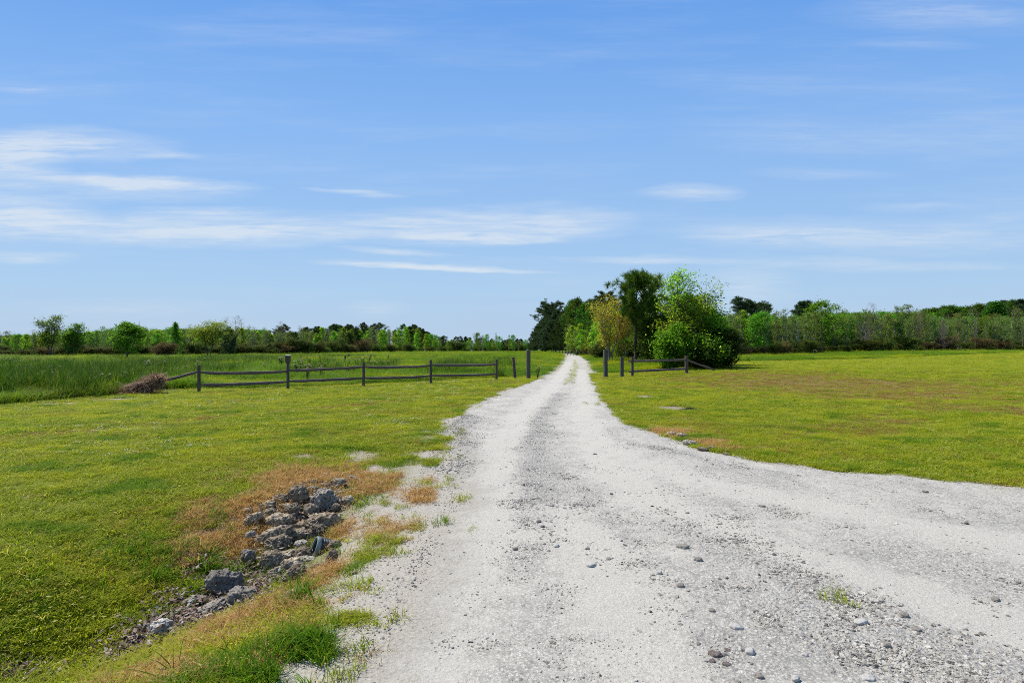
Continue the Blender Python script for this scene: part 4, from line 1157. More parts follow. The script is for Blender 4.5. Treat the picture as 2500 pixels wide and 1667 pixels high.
# ------------------------------------------------------------------ brush pile at the end of the left fence
bc = onground(*G(340, 962)[:2]); bpile = empty('brush_pile', bc, 0, 'heap of dead brown brush and straw at the end of the left fence', 'brush pile'); bpile.scale = (1.05, 1, .82)
r_ = np.random.default_rng(5)
mb = MB(); n1, n2 = 18, 12; V = []; F = []
ax = [Vector((-.95, 0, .06)), Vector((-.45, 0, .20)), Vector((.1, .05, .36)), Vector((.5, .1, .62)), Vector((.68, .12, .78))]
tube(mb, ax, [.06, .16, .26, .22, .05], 12, wob=.5); mb.build('heap', M['brush'], bpile, True)
mb = MB()
for i in range(2600):
    t = r_.random(); k = t * (len(ax) - 1); j = min(int(k), len(ax) - 2); c = ax[j].lerp(ax[j + 1], k - j)
    rad = np.interp(t, [0, .3, .6, .85, 1], [.12, .20, .30, .25, .07])
    a = r_.random() * 2 * PI; p = np.array(c) + rad * np.array([r_.normal(0, .4), math.cos(a), math.sin(a)]) * (.75 + .35 * r_.random())
    p[2] = max(p[2], .01)
    d = np.array([.7 * r_.choice([-1, 1]) + r_.normal(0, .5), r_.normal(0, .6), r_.normal(-.15, .6)]); d /= np.linalg.norm(d)
    L_ = .10 + .22 * r_.random(); w = .006 + .006 * r_.random(); s = np.cross(d, [0, -.8, .6]); s /= np.linalg.norm(s) + 1e-6
    q = p + d * L_; q[2] = max(q[2] - .04, .01)
    mb.add([p - s * w, p + s * w, q + s * w * .4, q - s * w * .4], [(0, 1, 2, 3)], float(r_.random()))
for i in range(900):
    a = r_.random() * 2 * PI; q = math.sqrt(r_.random()); p = np.array([-.25 + 1.25 * q * math.cos(a), .55 * q * math.sin(a), .02 + .10 * r_.random()])
    d = r_.normal(size=3); d[2] = abs(d[2]) * .35; d /= np.linalg.norm(d); L_ = .15 + .3 * r_.random(); s = np.cross(d, [0, 0, 1]); s /= np.linalg.norm(s) + 1e-6; w = .006
    mb.add([p - s * w, p + s * w, p + d * L_ + s * w * .3, p + d * L_ - s * w * .3], [(0, 1, 2, 3)], float(r_.random()))
mb.build('straw', M['straw'], bpile)
for (a, b, rr) in [((.6, 0, .3), (.95, -.1, .72), .018), ((-.4, -.1, .2), (-.9, .1, .62), .012), ((.2, .2, .4), (-.1, .3, .86), .012), ((-.2, -.3, .1), (.1, -.42, .34), .02), ((.35, -.25, .05), (.45, -.3, .42), .022), ((-.1, .1, .3), (.3, .2, .8), .012)]:
    mb = MB(); tube(mb, [a, Vector(a).lerp(Vector(b), .5) + Vector((.02, .02, .02)), b], [rr, rr * .9, rr * .5], 6, wob=.2); mb.build('stick', M['palebark'], bpile)

# ------------------------------------------------------------------ weeds with cream heads
def weed_meshes(seed):
    r_ = np.random.default_rng(seed); mb = MB(); hd = MB()
    tops = []
    for k in range(r_.integers(4, 7)):
        a = r_.random() * 2 * PI; h = .62 + .30 * r_.random(); ln = .10 + .16 * r_.random()
        tip = (math.cos(a) * ln, math.sin(a) * ln, h); tops.append(tip)
        tube(mb, [(0, 0, 0), (tip[0] * .4, tip[1] * .4, h * .55), tip], [.012, .010, .006], 5, .3)
        c = np.array([[tip[0] * t, tip[1] * t, h * t] for t in np.linspace(.15, .92, 16)]) + r_.normal(0, .045, (16, 3)); c[:, 2] = np.abs(c[:, 2])
        v, f, t = leaf_cards(c, .12, .3, .35, r=r_); mb.add(v, f, t)
    for tip in tops:
        c = np.array(tip) + r_.normal(0, .035, (16, 3)) * [1, 1, .6]
        v, f, t = leaf_cards(c, .055, 1.0, .8, r=r_); hd.add(v, f, t)
    return mb.mesh('stems'), hd.mesh('blossoms')


WM = [weed_meshes(300 + i) for i in range(4)]
for a, b in WM: a.materials.append(M['weedleaf']); b.materials.append(M['weedhead'])


def z1(x, y): return x / 3.36, 730 + y / 3.36
def z3(x, y): return 680 + x / 7.84, 780 + y / 7.84
def z4(x, y): return 1750 + x / 3.136, 700 + y / 3.136


WL = [z1(*p) for p in [(748, 572), (385, 598), (1040, 590), (903, 597), (820, 540), (250, 560), (1330, 515), (1195, 530), (1770, 530), (1700, 490), (2175, 512), (2305, 498), (430, 570), (140, 500), (1640, 515), (1510, 535), (800, 600), (60, 498), (560, 510)]]
WL += [z3(*p) for p in [(50, 770), (400, 770), (460, 790), (380, 865), (580, 745), (800, 885), (950, 740), (1065, 740), (1130, 780), (1310, 795), (1500, 770), (1620, 750), (1745, 705), (1740, 755), (1820, 805), (1980, 780), (2090, 800), (2240, 745), (690, 705), (790, 692), (1330, 692), (1480, 690), (1850, 688), (2110, 692), (540, 912)]]
WR = [z4(*p) for p in [(650, 490), (750, 505), (1860, 474), (1900, 470), (240, 520), (1500, 470), (300, 480)]] + [(1312, 889)]
for i, (px, py) in enumerate(WL + WR):
    right = i >= len(WL)
    hz = .80
    d = max(py - HY, 6.5)
    Y = hz * 0 + (CAMH - hz - (.35 if right else 0)) * FP / d
    if right and px < 1400: Y = (CAMH - .9) * FP / d
    X = (px - CX) / FP * Y
    s = random.uniform(.65, 1.0) * (1 + Y / 200)
    where = 'on the rough strip right of the drive' if right else ('in the near part of the left field' if Y < 30 else 'in the middle of the left field' if Y < 55 else 'at the far side of the left field')
    r = empty('flowering_weed', onground(X, Y), random.uniform(0, 6.28), 'upright weed with cream seed heads standing ' + where, 'weed', 'cream-headed weeds ' + where, s)
    for nm, me in zip(('stems', 'blossoms'), WM[i % 4]):
        o = bpy.data.objects.new(nm, me); COL.objects.link(o); o.parent = r
# ------------------------------------------------------------------ trees
PROF = {'round': lambda t: math.sin(PI * (.16 + .80 * t)) ** .8, 'egg': lambda t: math.sin(PI * (.30 + .68 * t)) ** .9, 'cone': lambda t: (1 - t) * .95 + .05, 'column': lambda t: .75 * math.sin(PI * (.22 + .72 * t)) + .2,
        'vase': lambda t: .35 + .65 * math.sin(PI * (.08 + .62 * t)), 'flat': lambda t: .55 + .45 * math.sin(PI * min(1, .2 + t * .6)), 'wisp': lambda t: 1.0 - .72 * t}


def tree_mesh(seed, H, r0, hb, rad, prof, nl, sub, nleaf, cr, ls, rise=.5, stems=1, spread=.4, nbias=.6, aspect=.55, droop=None, radial=False, bare=0.0, top=1.0, tri=6, crz=.7, jit=.35, thin=1.0, lean=.0):
    r = np.random.default_rng(seed); random.seed(seed)
    T = MB(); K = MB(); C = []; 
    for s in range(stems):
        a0 = 2 * PI * s / max(stems, 1) + r.random() * 2
        hh = H * (1 if s == 0 else .72 + .25 * r.random())
        b = Vector((0, 0, -.15)) if stems == 1 else Vector((math.cos(a0) * .12, math.sin(a0) * .12, -.15))
        out = Vector((math.cos(a0), math.sin(a0), 0)) * (spread * hh * .35 if stems > 1 else 0) + Vector((r.normal(0, .03) * hh + lean * hh, r.normal(0, .03) * hh, 0))
        n = 9; P = []; R = []
        for i in range(n):
            t = i / (n - 1)
            P.append(b + Vector((0, 0, hh * t)) + out * (t ** 1.2) + Vector((r.normal(0, .012) * hh, r.normal(0, .012) * hh, 0)) * (0 if i == 0 else 1))
            R.append(r0 * (1.25 if i == 0 else 1) * (1 - t) ** .8 * (1 if stems == 1 else .7) + .008)
        tube(T, P, R, tri + 1, wob=.1)

        def on(t):
            k = min(max(t, 0), .9999) * (n - 1); j = int(k)
            return P[j].lerp(P[j + 1], k - j)
        az_ = r.random() * 6
        for i in range(nl):
            t = (i + r.random() * .9) / nl
            th = hb + (top - hb) * t
            if th > .985: continue
            az_ += 2.4 + r.normal(0, .3)
            p0 = on(th)
            L = rad * PROF[prof](t) * (1 - jit + 2 * jit * r.random())
            e = rise * (1 - .25 * t) + r.normal(0, .14)
            d = Vector((math.cos(az_) * math.cos(e), math.sin(az_) * math.cos(e), math.sin(e)))
            p2 = p0 + d * L + Vector((0, 0, .10 * L)); p1 = p0 + d * L * .5 + Vector((r.normal(0, .05) * L, r.normal(0, .05) * L, r.normal(-.02, .05) * L))
            lr = max(.012, r0 * .36 * (1 - th * .6) * thin)
            tube(T, [p0, p1, p2], [lr, lr * .65, lr * .25], 5, cap=False)
            tips = [(p2, 1.0), (p0.lerp(p1, .8), .7)]
            for q in range(sub):
                f = .35 + .6 * r.random()
                s0 = (p0.lerp(p1, f * 2) if f < .5 else p1.lerp(p2, f * 2 - 1))
                dd = (d + Vector((r.normal(0, .7), r.normal(0, .7), r.normal(.1, .45)))).normalized()
                s1 = s0 + dd * L * (.25 + .35 * r.random())
                tube(T, [s0, s1], [lr * .42, lr * .12], 4, cap=False)
                tips.append((s1, 1.0)); tips.append((s0.lerp(s1, .55), .8))
            for (c, w) in tips:
                if r.random() < bare: continue
                C.append((c, w, r.random()))
        if r.random() > bare * .6: C.append((P[-1], .8, r.random()))
    if C:
        cc = np.array([tuple(c) for c, w, q in C]); ww = np.array([w for c, w, q in C]); qq = np.array([q for c, w, q in C])
        k = np.maximum((nleaf * ww * (.5 + r.random(len(C)))).astype(int), 1)
        idx = np.repeat(np.arange(len(C)), k)
        offs = r.normal(0, 1, (len(idx), 3)) * [cr, cr, cr * crz]
        pts = cc[idx] + offs
        ok = pts[:, 2] > .08; pts = pts[ok]; idx = idx[ok]; offs = offs[ok]
        sz = ls * (.65 + .7 * r.random(len(pts)))
        tint = np.clip(.32 + .45 * (qq[idx] - .3) + r.normal(0, .16, len(pts)), 0, 1)
        if radial:
            d = unit(offs + np.array([0, 0, cr * .7]) + r.normal(0, cr * .25, offs.shape)); base = cc[idx] + offs * .25
            sd_ = unit(np.cross(d, r.normal(size=d.shape))); w = (sz * aspect)[:, None]; l = sz[:, None]
            v = np.stack([base - sd_ * w * .5, base + sd_ * w * .5, base + d * l + sd_ * w * .15, base + d * l - sd_ * w * .15], 1).reshape(-1, 3)
            K.add(v, np.arange(len(v)).reshape(-1, 4).tolist(), tint.tolist())
        else:
            v, f, t = leaf_cards(pts, sz, nbias, aspect, tint, droop, r); K.add(v, f, t.tolist())
    return T.mesh('trunk', True), (K.mesh('crown') if C else None)


KINDS = {}


def kind(key, mat, barkm, variants, **p):
    KINDS[key] = []
    for i in range(variants):
        q = dict(p); t, c = tree_mesh(hash(key) % 1 + sum(map(ord, key)) * 7 + i * 13, **q)
        t.materials.append(M[barkm]); 
        if c: c.materials.append(M[mat])
        KINDS[key].append((t, c, p['H']))


kind('spring', 'spring_foliage', 'palebark', 3, H=7, r0=.08, hb=.16, rad=1.2, prof='egg', nl=26, sub=3, nleaf=15, cr=.20, ls=.22, rise=.75)
kind('sapling', 'sapling_foliage', 'palebark', 4, H=7, r0=.075, hb=.18, rad=.95, prof='column', nl=24, sub=3, nleaf=8, cr=.16, ls=.18, rise=1.05, bare=.2)
kind('green', 'green_foliage', 'bark', 3, H=7, r0=.11, hb=.16, rad=2.0, prof='round', nl=28, sub=3, nleaf=17, cr=.26, ls=.24, rise=.6)
kind('olive', 'olive_foliage', 'bark', 3, H=3.5, r0=.08, hb=.05, rad=1.5, prof='round', nl=18, sub=3, nleaf=24, cr=.25, ls=.17, rise=.6, stems=3, spread=.8)
kind('rust', 'rust_foliage', 'bark', 2, H=3.2, r0=.07, hb=.05, rad=1.4, prof='round', nl=15, sub=3, nleaf=18, cr=.24, ls=.16, rise=.6, stems=3, spread=.8)
kind('hazy', 'hazy_foliage', 'palebark', 4, H=7, r0=.075, hb=.15, rad=1.05, prof='column', nl=26, sub=3, nleaf=7, cr=.18, ls=.19, rise=1.05, bare=.22)
kind('bare', 'bud_foliage', 'palebark', 3, H=8, r0=.08, hb=.25, rad=1.2, prof='column', nl=26, sub=5, nleaf=3, cr=.15, ls=.15, rise=1.0, bare=.55, thin=1.1)
kind('pine', 'pine_needles', 'pinebark', 3, H=9, r0=.13, hb=.26, rad=1.9, prof='egg', nl=34, sub=3, nleaf=26, cr=.26, ls=.38, rise=.25, aspect=.16, radial=True)
kind('tallpine', 'dark_pine_needles', 'pinebark', 3, H=18, r0=.22, hb=.42, rad=3.6, prof='flat', nl=26, sub=5, nleaf=42, cr=.50, ls=.60, rise=.35, aspect=.16, radial=True, crz=.45)
kind('fullpine', 'dark_pine_needles', 'pinebark', 2, H=16, r0=.22, hb=.12, rad=3.8, prof='egg', nl=40, sub=5, nleaf=40, cr=.55, ls=.62, rise=.2, aspect=.17, radial=True, crz=.5)
kind('conifer', 'green_foliage', 'bark', 2, H=7.5, r0=.10, hb=.12, rad=1.25, prof='cone', nl=36, sub=3, nleaf=18, cr=.18, ls=.2, rise=.15)
kind('hardwood', 'deep_foliage', 'bark', 3, H=14, r0=.2, hb=.2, rad=3.4, prof='egg', nl=34, sub=4, nleaf=26, cr=.45, ls=.42, rise=.7)


def place(key, var, x, y, h, label, name, cat='tree', group=None, wide=1.0, sink=0.0):
    t, c, H0 = KINDS[key][var % len(KINDS[key])]
    s = h / H0
    r = empty(name, onground(x, y, -sink), random.uniform(0, 6.28), label, cat, group)
    r.scale = (s * wide, s * wide, s)
    for nm, me in (('trunk', t), ('crown', c)):
        if me is None: continue
        o = bpy.data.objects.new(nm, me); COL.objects.link(o); o.parent = r
    return r


def single(name, label, px, py_base, Y, py_top, mat, barkm, cat='tree', x=None, **p):
    X = (px - CX) / FP * Y; zg = float(HT(X, Y)); H = CAMH - (py_top - HY) * Y / FP - zg
    t, c = tree_mesh(p.pop('seed', int(px)), H=H, **p)
    r = empty(name, (X, Y, zg), 0, label, cat)
    for nm, me, m in (('trunk', t, barkm), ('crown', c, mat)):
        if me is None: continue
        me.materials.append(M[m]); o = bpy.data.objects.new(nm, me); COL.objects.link(o); o.parent = r
    return r


# --- the clump on the right of the drive, one by one
single('poplar_tree', 'tallest leafy tree of the roadside clump, thin airy top above the rail fence', 1664, 905, 38.5, 672, 'spring_foliage', 'bark', r0=.13, hb=.40, rad=2.2, prof='wisp', nl=48, sub=4, nleaf=7, cr=.22, ls=.17, rise=1.0, seed=5, bare=.25, jit=.35, thin=1.0)
single('leafy_tree', 'broad full leafy tree filling the middle of the roadside clump down to the ground', 1672, 905, 39, 722, 'spring_foliage', 'bark', r0=.12, hb=.03, rad=2.15, prof='egg', nl=44, sub=5, nleaf=8, cr=.21, ls=.20, rise=.85, seed=7, stems=2, spread=.4, jit=.45)
single('young_tree', 'bushy low bright green tree right behind the short rail fence', 1640, 905, 36, 792, 'green_foliage', 'bark', r0=.07, hb=.02, rad=1.0, prof='egg', nl=24, sub=4, nleaf=13, cr=.22, ls=.19, rise=.8, stems=4, spread=.5, seed=8, jit=.45)
single('young_tree', 'slender thin-leaved tree leaning out on the right of the tallest roadside tree', 1712, 905, 39.5, 712, 'spring_foliage', 'bark', r0=.08, hb=.5, rad=1.5, prof='vase', nl=22, sub=4, nleaf=4, cr=.22, ls=.16, rise=1.0, seed=14, bare=.2, lean=.06)
single('leafy_tree', 'full green tree forming the right shoulder of the roadside clump', 1728, 905, 39, 756, 'green_foliage', 'bark', r0=.11, hb=.03, rad=1.5, prof='egg', nl=40, sub=5, nleaf=14, cr=.26, ls=.18, rise=.7, seed=33, stems=2, spread=.4, jit=.45)
single('wax_myrtle', 'dark dense shrub at the right end of the roadside clump', 1762, 905, 38, 798, 'myrtle_foliage', 'bark', 'shrub', r0=.07, hb=.02, rad=.95, prof='egg', nl=24, sub=4, nleaf=26, cr=.25, ls=.15, rise=.6, stems=3, spread=.6, seed=21, jit=.45)
single('wax_myrtle', 'dark low shrub hanging over the slid rail', 1722, 905, 36.6, 842, 'myrtle_foliage', 'bark', 'shrub', r0=.06, hb=.02, rad=1.1, prof='round', nl=20, sub=4, nleaf=26, cr=.24, ls=.14, rise=.5, stems=3, spread=.8, seed=22, jit=.45)
single('young_tree', 'low bright sprays of leaves overlapping the front of the dark shrub', 1740, 905, 36.6, 818, 'spring_foliage', 'bark', r0=.05, hb=.05, rad=1.15, prof='egg', nl=18, sub=4, nleaf=6, cr=.18, ls=.18, rise=.5, stems=3, spread=.7, seed=93, bare=.3)
single('leafy_tree', 'deep green tree standing behind the tallest roadside tree', 1690, 900, 45, 735, 'deep_foliage', 'bark', r0=.13, hb=.10, rad=2.6, prof='round', nl=40, sub=5, nleaf=18, cr=.34, ls=.22, rise=.65, seed=31, jit=.45)
single('leafy_tree', 'pale green tree showing just right of the young pine top', 1597, 900, 50, 677, 'spring_foliage', 'bark', r0=.12, hb=.35, rad=1.9, prof='egg', nl=34, sub=4, nleaf=11, cr=.30, ls=.2, rise=.8, seed=37)
single('leafy_tree', 'dull green tree filling the gap between the pine trunk and the bright bush', 1592, 900, 46, 765, 'deep_foliage', 'bark', r0=.09, hb=.04, rad=1.7, prof='egg', nl=34, sub=4, nleaf=16, cr=.30, ls=.18, rise=.7, stems=2, seed=39, jit=.45)
single('young_pine', 'young dark pine with upright candles, its bare trunk behind the rail fence', 1549, 900, 45, 670, 'young_pine_needles', 'pinebark', r0=.17, hb=.44, rad=2.0, prof='egg', nl=38, sub=2, nleaf=75, cr=.14, ls=.38, rise=.70, aspect=.09, radial=True, crz=1.2, seed=43, jit=.35)
single('young_pine', 'drooping dark pine behind the right side of the young pine', 1588, 900, 48, 722, 'young_pine_needles', 'pinebark', r0=.10, hb=.25, rad=1.7, prof='egg', nl=26, sub=3, nleaf=75, cr=.24, ls=.36, rise=.1, aspect=.09, radial=True, seed=44)
single('amber_tree', 'amber leaved multi-stemmed tree left of the young pine', 1490, 893, 52, 738, 'amber_foliage', 'palebark', r0=.09, hb=.30, rad=1.35, prof='vase', nl=20, sub=4, nleaf=5, cr=.26, ls=.16, rise=1.1, stems=5, spread=.6, seed=47)
single('russet_tree', 'russet orange tree between the amber tree and the young pine', 1526, 893, 54, 752, 'russet_foliage', 'bark', r0=.08, hb=.25, rad=1.15, prof='egg', nl=24, sub=4, nleaf=9, cr=.26, ls=.16, rise=.9, stems=2, spread=.3, seed=49)
single('amber_tree', 'low yellow green sapling beneath the russet tree', 1515, 890, 56, 800, 'willow_foliage', 'palebark', r0=.06, hb=.1, rad=1.1, prof='column', nl=24, sub=3, nleaf=8, cr=.26, ls=.15, rise=1.0, stems=3, spread=.5, seed=51)

# saplings lining the drive, then the dark pines further along it
n = 0
for i, px in enumerate(np.linspace(1386, 1500, 17)):
    Y = 118 - 52 * (px - 1386) / 114 + random.uniform(-5, 5)
    ytop = random.uniform(795, 822) - (8 if px > 1440 else 0)
    X = (px - CX) / FP * Y
    h = CAMH - (ytop - HY) * Y / FP - float(HT(X, Y)); n += 1
    place('spring' if i % 3 else 'sapling', i, X, Y, h * 1.08, 'slim light green sapling in the row between the dark pines and the amber tree', 'sapling', 'tree', 'saplings along the right side of the drive', 1.15)
for i, px in enumerate(np.linspace(1412, 1500, 8)):
    Y = 122 - 52 * (px - 1386) / 114 + random.uniform(-4, 4)
    X = (px - CX) / FP * Y
    place('olive' if i % 2 else 'rust', i, X, Y + 2, random.uniform(1.3, 2.3), 'brownish undergrowth bush between the roadside sapling stems', 'bush', 'shrub', 'bushes under the roadside saplings', 1.0)
for i, px in enumerate(np.linspace(1468, 1604, 12)):
    Y = 64 + random.uniform(-4, 4); X = (px - CX) / FP * Y
    place('olive', i, X, Y, random.uniform(1.7, 2.9), 'dark green thicket bush behind the amber tree and the pine trunks', 'bush', 'shrub', 'thicket behind the amber tree', 1.2)
for i, (px, yt, Y) in enumerate([(1470, 760, 88), (1500, 755, 84), (1530, 752, 80), (1560, 765, 74), (1450, 775, 96)]):
    X = (px - CX) / FP * Y; h = CAMH - (yt - HY) * Y / FP - float(HT(X, Y))
    place('hardwood', i, X, Y, h, 'deep green tree close behind the amber tree', 'broadleaf_tree', 'tree', 'deep green trees behind the amber tree', 1.0)
PINES = [(1293, 842, 300, 'fullpine'), (1299, 830, 290, 'fullpine'), (1303, 812, 275, 'fullpine'), (1311, 800, 255, 'fullpine'), (1320, 785, 240, 'fullpine'), (1329, 800, 200, 'fullpine'), (1341, 765, 220, 'fullpine'), (1360, 758, 185, 'fullpine'), (1374, 760, 175, 'fullpine'), (1330, 812, 160, 'fullpine'), (1385, 790, 145, 'pine'), (1306, 822, 262, 'fullpine'), (1316, 800, 245, 'fullpine'), (1328, 776, 225, 'fullpine'), (1337, 748, 215, 'tallpine'), (1347, 746, 205, 'tallpine'), (1358, 742, 200, 'tallpine'), (1338, 792, 190, 'fullpine'),
         (1350, 782, 170, 'fullpine'), (1366, 780, 160, 'pine'), (1350, 805, 150, 'pine'), (1367, 800, 140, 'pine'), (1380, 770, 165, 'fullpine'), (1396, 775, 150, 'pine'), (1430, 748, 190, 'tallpine'), (1446, 738, 185, 'tallpine'), (1470, 724, 180, 'tallpine'), (1482, 724, 178, 'tallpine'), (1460, 735, 190, 'tallpine'), (1498, 735, 185, 'tallpine'), (1420, 772, 150, 'fullpine'), (1450, 770, 150, 'fullpine'), (1640, 728, 170, 'tallpine'), (1700, 748, 165, 'tallpine'), (1740, 765, 165, 'tallpine'), (1296, 838, 285, 'pine')]
for i, (px, yt, Y, k) in enumerate(PINES):
    X = (px - CX) / FP * Y; h = CAMH - (yt - HY) * Y / FP - float(HT(X, Y))
    lab = {'fullpine': 'dense dark pine with boughs almost to the ground, beside the far bend of the drive', 'tallpine': 'tall dark pine with a bare trunk and clumped top, behind the roadside trees', 'pine': 'smaller dark pine at the edge of the drive near the bend'}[k]
    place(k, i, X, Y, h, lab, 'pine_tree', 'tree', {'fullpine': 'dense pines by the far bend', 'tallpine': 'tall pines behind the roadside trees', 'pine': 'smaller pines near the bend'}[k])
for i, (px, yt, Y) in enumerate([(1398, 735, 150), (1412, 730, 145), (1425, 740, 140), (1388, 752, 155), (1440, 752, 130), (1466, 748, 130), (1490, 745, 120), (1540, 760, 110), (1570, 770, 105), (1625, 765, 100)]):
    X = (px - CX) / FP * Y; h = CAMH - (yt - HY) * Y / FP - float(HT(X, Y))
    place('hardwood', i, X, Y, h, 'green broadleaf tree rising behind the light roadside saplings', 'broadleaf_tree', 'tree', 'broadleaf trees behind the roadside saplings', .8)

# --- the treeline across the left field
single('maple_tree', 'round bright green tree alone in front of the left treeline', 311, 880, 78, 789, 'green_foliage', 'bark', r0=.16, hb=.16, rad=2.35, prof='egg', nl=44, sub=5, nleaf=22, cr=.28, ls=.22, rise=.55, seed=61)
single('willow_tree', 'yellow green loose-crowned tree with a forked dark trunk in the left treeline', 509, 873, 95, 789, 'willow_foliage', 'bark', r0=.14, hb=.32, rad=2.6, prof='egg', nl=26, sub=5, nleaf=14, cr=.36, ls=.22, rise=.7, stems=2, spread=.5, droop=.5, seed=63)
single('ash_tree', 'tallest thin-topped tree near the left end of the treeline', 122, 874, 100, 774, 'green_foliage', 'bark', r0=.14, hb=.25, rad=1.9, prof='column', nl=34, sub=4, nleaf=8, cr=.28, ls=.24, rise=.9, seed=65, stems=2, spread=.25)
single('ash_tree', 'leafy tree leaning against the right of the tallest thin-topped left tree', 178, 874, 99, 789, 'green_foliage', 'bark', r0=.12, hb=.12, rad=1.9, prof='egg', nl=34, sub=4, nleaf=8, cr=.26, ls=.24, rise=.9, seed=67, stems=3, spread=.35)
single('cedar_tree', 'narrow pointed evergreen above the left treeline', 423, 872, 112, 786, 'conifer_green' if 'conifer_green' in M else 'green_foliage', 'bark', r0=.12, hb=.12, rad=1.5, prof='cone', nl=46, sub=3, nleaf=16, cr=.2, ls=.22, rise=.2, seed=69)
single('dark_pine', 'single dark pine right of the yellow green tree', 560, 872, 104, 803, 'dark_pine_needles', 'pinebark', r0=.12, hb=.15, rad=1.4, prof='column', nl=32, sub=3, nleaf=28, cr=.26, ls=.36, rise=.3, aspect=.16, radial=True, seed=71)
single('rust_bush', 'rust brown bush between the round green tree and the yellow green tree', 402, 873, 98, 843, 'rust_foliage', 'bark', 'shrub', r0=.08, hb=.05, rad=1.5, prof='round', nl=18, sub=3, nleaf=30, cr=.26, ls=.16, rise=.6, stems=3, spread=.9, seed=73)
single('bare_snag', 'bare grey snag standing above the trees right of the left ash', 205, 870, 112, 785, 'bud_foliage', 'bark', 'dead tree', r0=.12, hb=.55, rad=.5, prof='column', nl=8, sub=2, nleaf=1, cr=.1, ls=.1, rise=.9, bare=1.0, seed=75)
single('bare_snag', 'bare grey snag poking up just right of the round green tree', 338, 868, 118, 781, 'bud_foliage', 'bark', 'dead tree', r0=.10, hb=.6, rad=.5, prof='column', nl=8, sub=2, nleaf=1, cr=.1, ls=.1, rise=1.0, bare=1.0, seed=77)


def lineY(px): return float(np.interp(px, [-120, 0, 400, 750, 1000, 1150, 1290], [98, 104, 118, 150, 235, 330, 420]))
def lineT(px): return float(np.interp(px, [-120, 0, 60, 200, 330, 600, 720, 850, 950, 1010, 1070, 1290], [825, 820, 818, 812, 808, 806, 812, 808, 806, 806, 828, 833]))


def where_left(px):
    for lim, s in ((110, 'at the left end of the treeline'), (270, 'between the tall ash and the round green tree'), (470, 'between the round green tree and the yellow green tree'), (640, 'just right of the yellow green tree'),
                   (760, 'behind the nesting box post'), (900, 'behind the second fence panel'), (1070, 'behind the last fence panels'), (1300, 'at the far end of the treeline near the gate posts')):
        if px < lim: return s
    return s


DESC = {'hazy': ('slim grey green tree', 'slender_tree'), 'spring': ('fresh yellow green tree', 'broadleaf_tree'), 'sapling': ('slim pale green tree', 'slender_tree'), 'green': ('mid green round tree', 'broadleaf_tree'), 'olive': ('dark olive bush', 'bush'), 'rust': ('brownish bush', 'bush'),
        'bare': ('half bare grey tree', 'bare_tree'), 'pine': ('dark pointed pine', 'pine_tree'), 'conifer': ('narrow green conifer', 'conifer_tree'), 'tallpine': ('tall clump-topped pine', 'pine_tree'), 'fullpine': ('dense dark pine', 'pine_tree'), 'hardwood': ('full green broadleaf tree', 'broadleaf_tree')}


def pick(w):
    ks = list(w); p = np.array([w[k] for k in ks], float); return ks[int(rng.choice(len(ks), p=p / p.sum()))]


cnt = 0
px = -60.0
while px < 1292:
    for row in (0, 1):
        q = px + random.uniform(-6, 6) + row * 8
        Y = lineY(q) * (1 + .10 * row) + random.uniform(-3, 3) * (1 if q < 900 else 3)
        X = (q - CX) / FP * Y
        h = (CAMH - (lineT(q) - HY) * Y / FP) * random.uniform(.92, 1.25) * (1.0 if row else .92)
        if q < 560: w = {'spring': 3, 'sapling': 4, 'green': 2, 'bare': 2.0, 'pine': .4}
        elif q < 720: w = {'sapling': 4, 'bare': 4, 'spring': 1.5, 'pine': .8}
        elif q < 1010: w = {'sapling': 4, 'spring': 3, 'pine': 1.6 if q < 880 else .8, 'bare': .8}
        else: w = {'sapling': 4, 'spring': 2, 'green': 1.5, 'pine': 1}
        k = pick(w)
        if k == 'bare': h *= random.uniform(1.0, 1.2)
        d, nm = DESC[k]
        place(k, random.randrange(9), X, Y, h, d + ' ' + where_left(q), nm, 'tree', d + 's ' + where_left(q), random.uniform(.85, 1.2)); cnt += 1
    px += (16 if px < 640 else 17 if px < 1010 else 20) * random.uniform(.75, 1.25)
px = -60.0
while px < 1150:                      # dark bushes along its foot
    Y = lineY(px) * .965 + random.uniform(-2, 2); X = (px - CX) / FP * Y
    if not (290 < px < 330):
        k = 'rust' if (random.random() < (.22 if px < 700 else .15)) else 'olive'
        h = Y / FP * random.uniform(14, 36) * (1.25 if 690 < px < 900 else 1)
        d, nm = DESC[k]
        place(k, random.randrange(9), X, Y, h, d + ' at the foot of the treeline ' + where_left(px).replace('at the left end of the treeline', 'at its left end').replace(' of the treeline', '').replace('at the far end near the gate posts', 'near the gate posts').replace('just right of the yellow green tree', 'past the yellow green tree').replace('right of the round green tree', 'past the round green tree').replace('between the round green tree and the yellow green tree','right of the round green tree').replace('between the tall ash and the round green tree','left of the round green tree'), nm, 'shrub', d + 'es ' + where_left(px), random.uniform(1.1, 1.5)); cnt += 1
    px += random.uniform(17, 30) if px < 900 else random.uniform(28, 50)
for i, (px, yt) in enumerate([(1165, 813), (1178, 818), (1187, 816), (1212, 812), (1218, 822), (1243, 817), (1252, 818)]):
    Y = 300 + 8 * i; X = (px - CX) / FP * Y
    place('sapling' if i % 2 else 'green', i, X, Y, CAMH - (yt - HY) * Y / FP, 'dark slim tree standing taller than the far treeline left of the gate posts', 'slender_tree', 'tree', 'taller slim trees in the far treeline', .75)
for i, (px, yt) in enumerate([(558, 775), (575, 770), (590, 776), (610, 792), (686, 783), (695, 790), (735, 795), (740, 798)]):
    Y = lineY(px) * 1.03; X = (px - CX) / FP * Y
    place('bare', i, X, Y, CAMH - (yt - HY) * Y / FP, 'gaunt leafless tree rising tallest ' + where_left(px), 'bare_tree', 'tree', 'gaunt trees over the left treeline ' + where_left(px), .9)


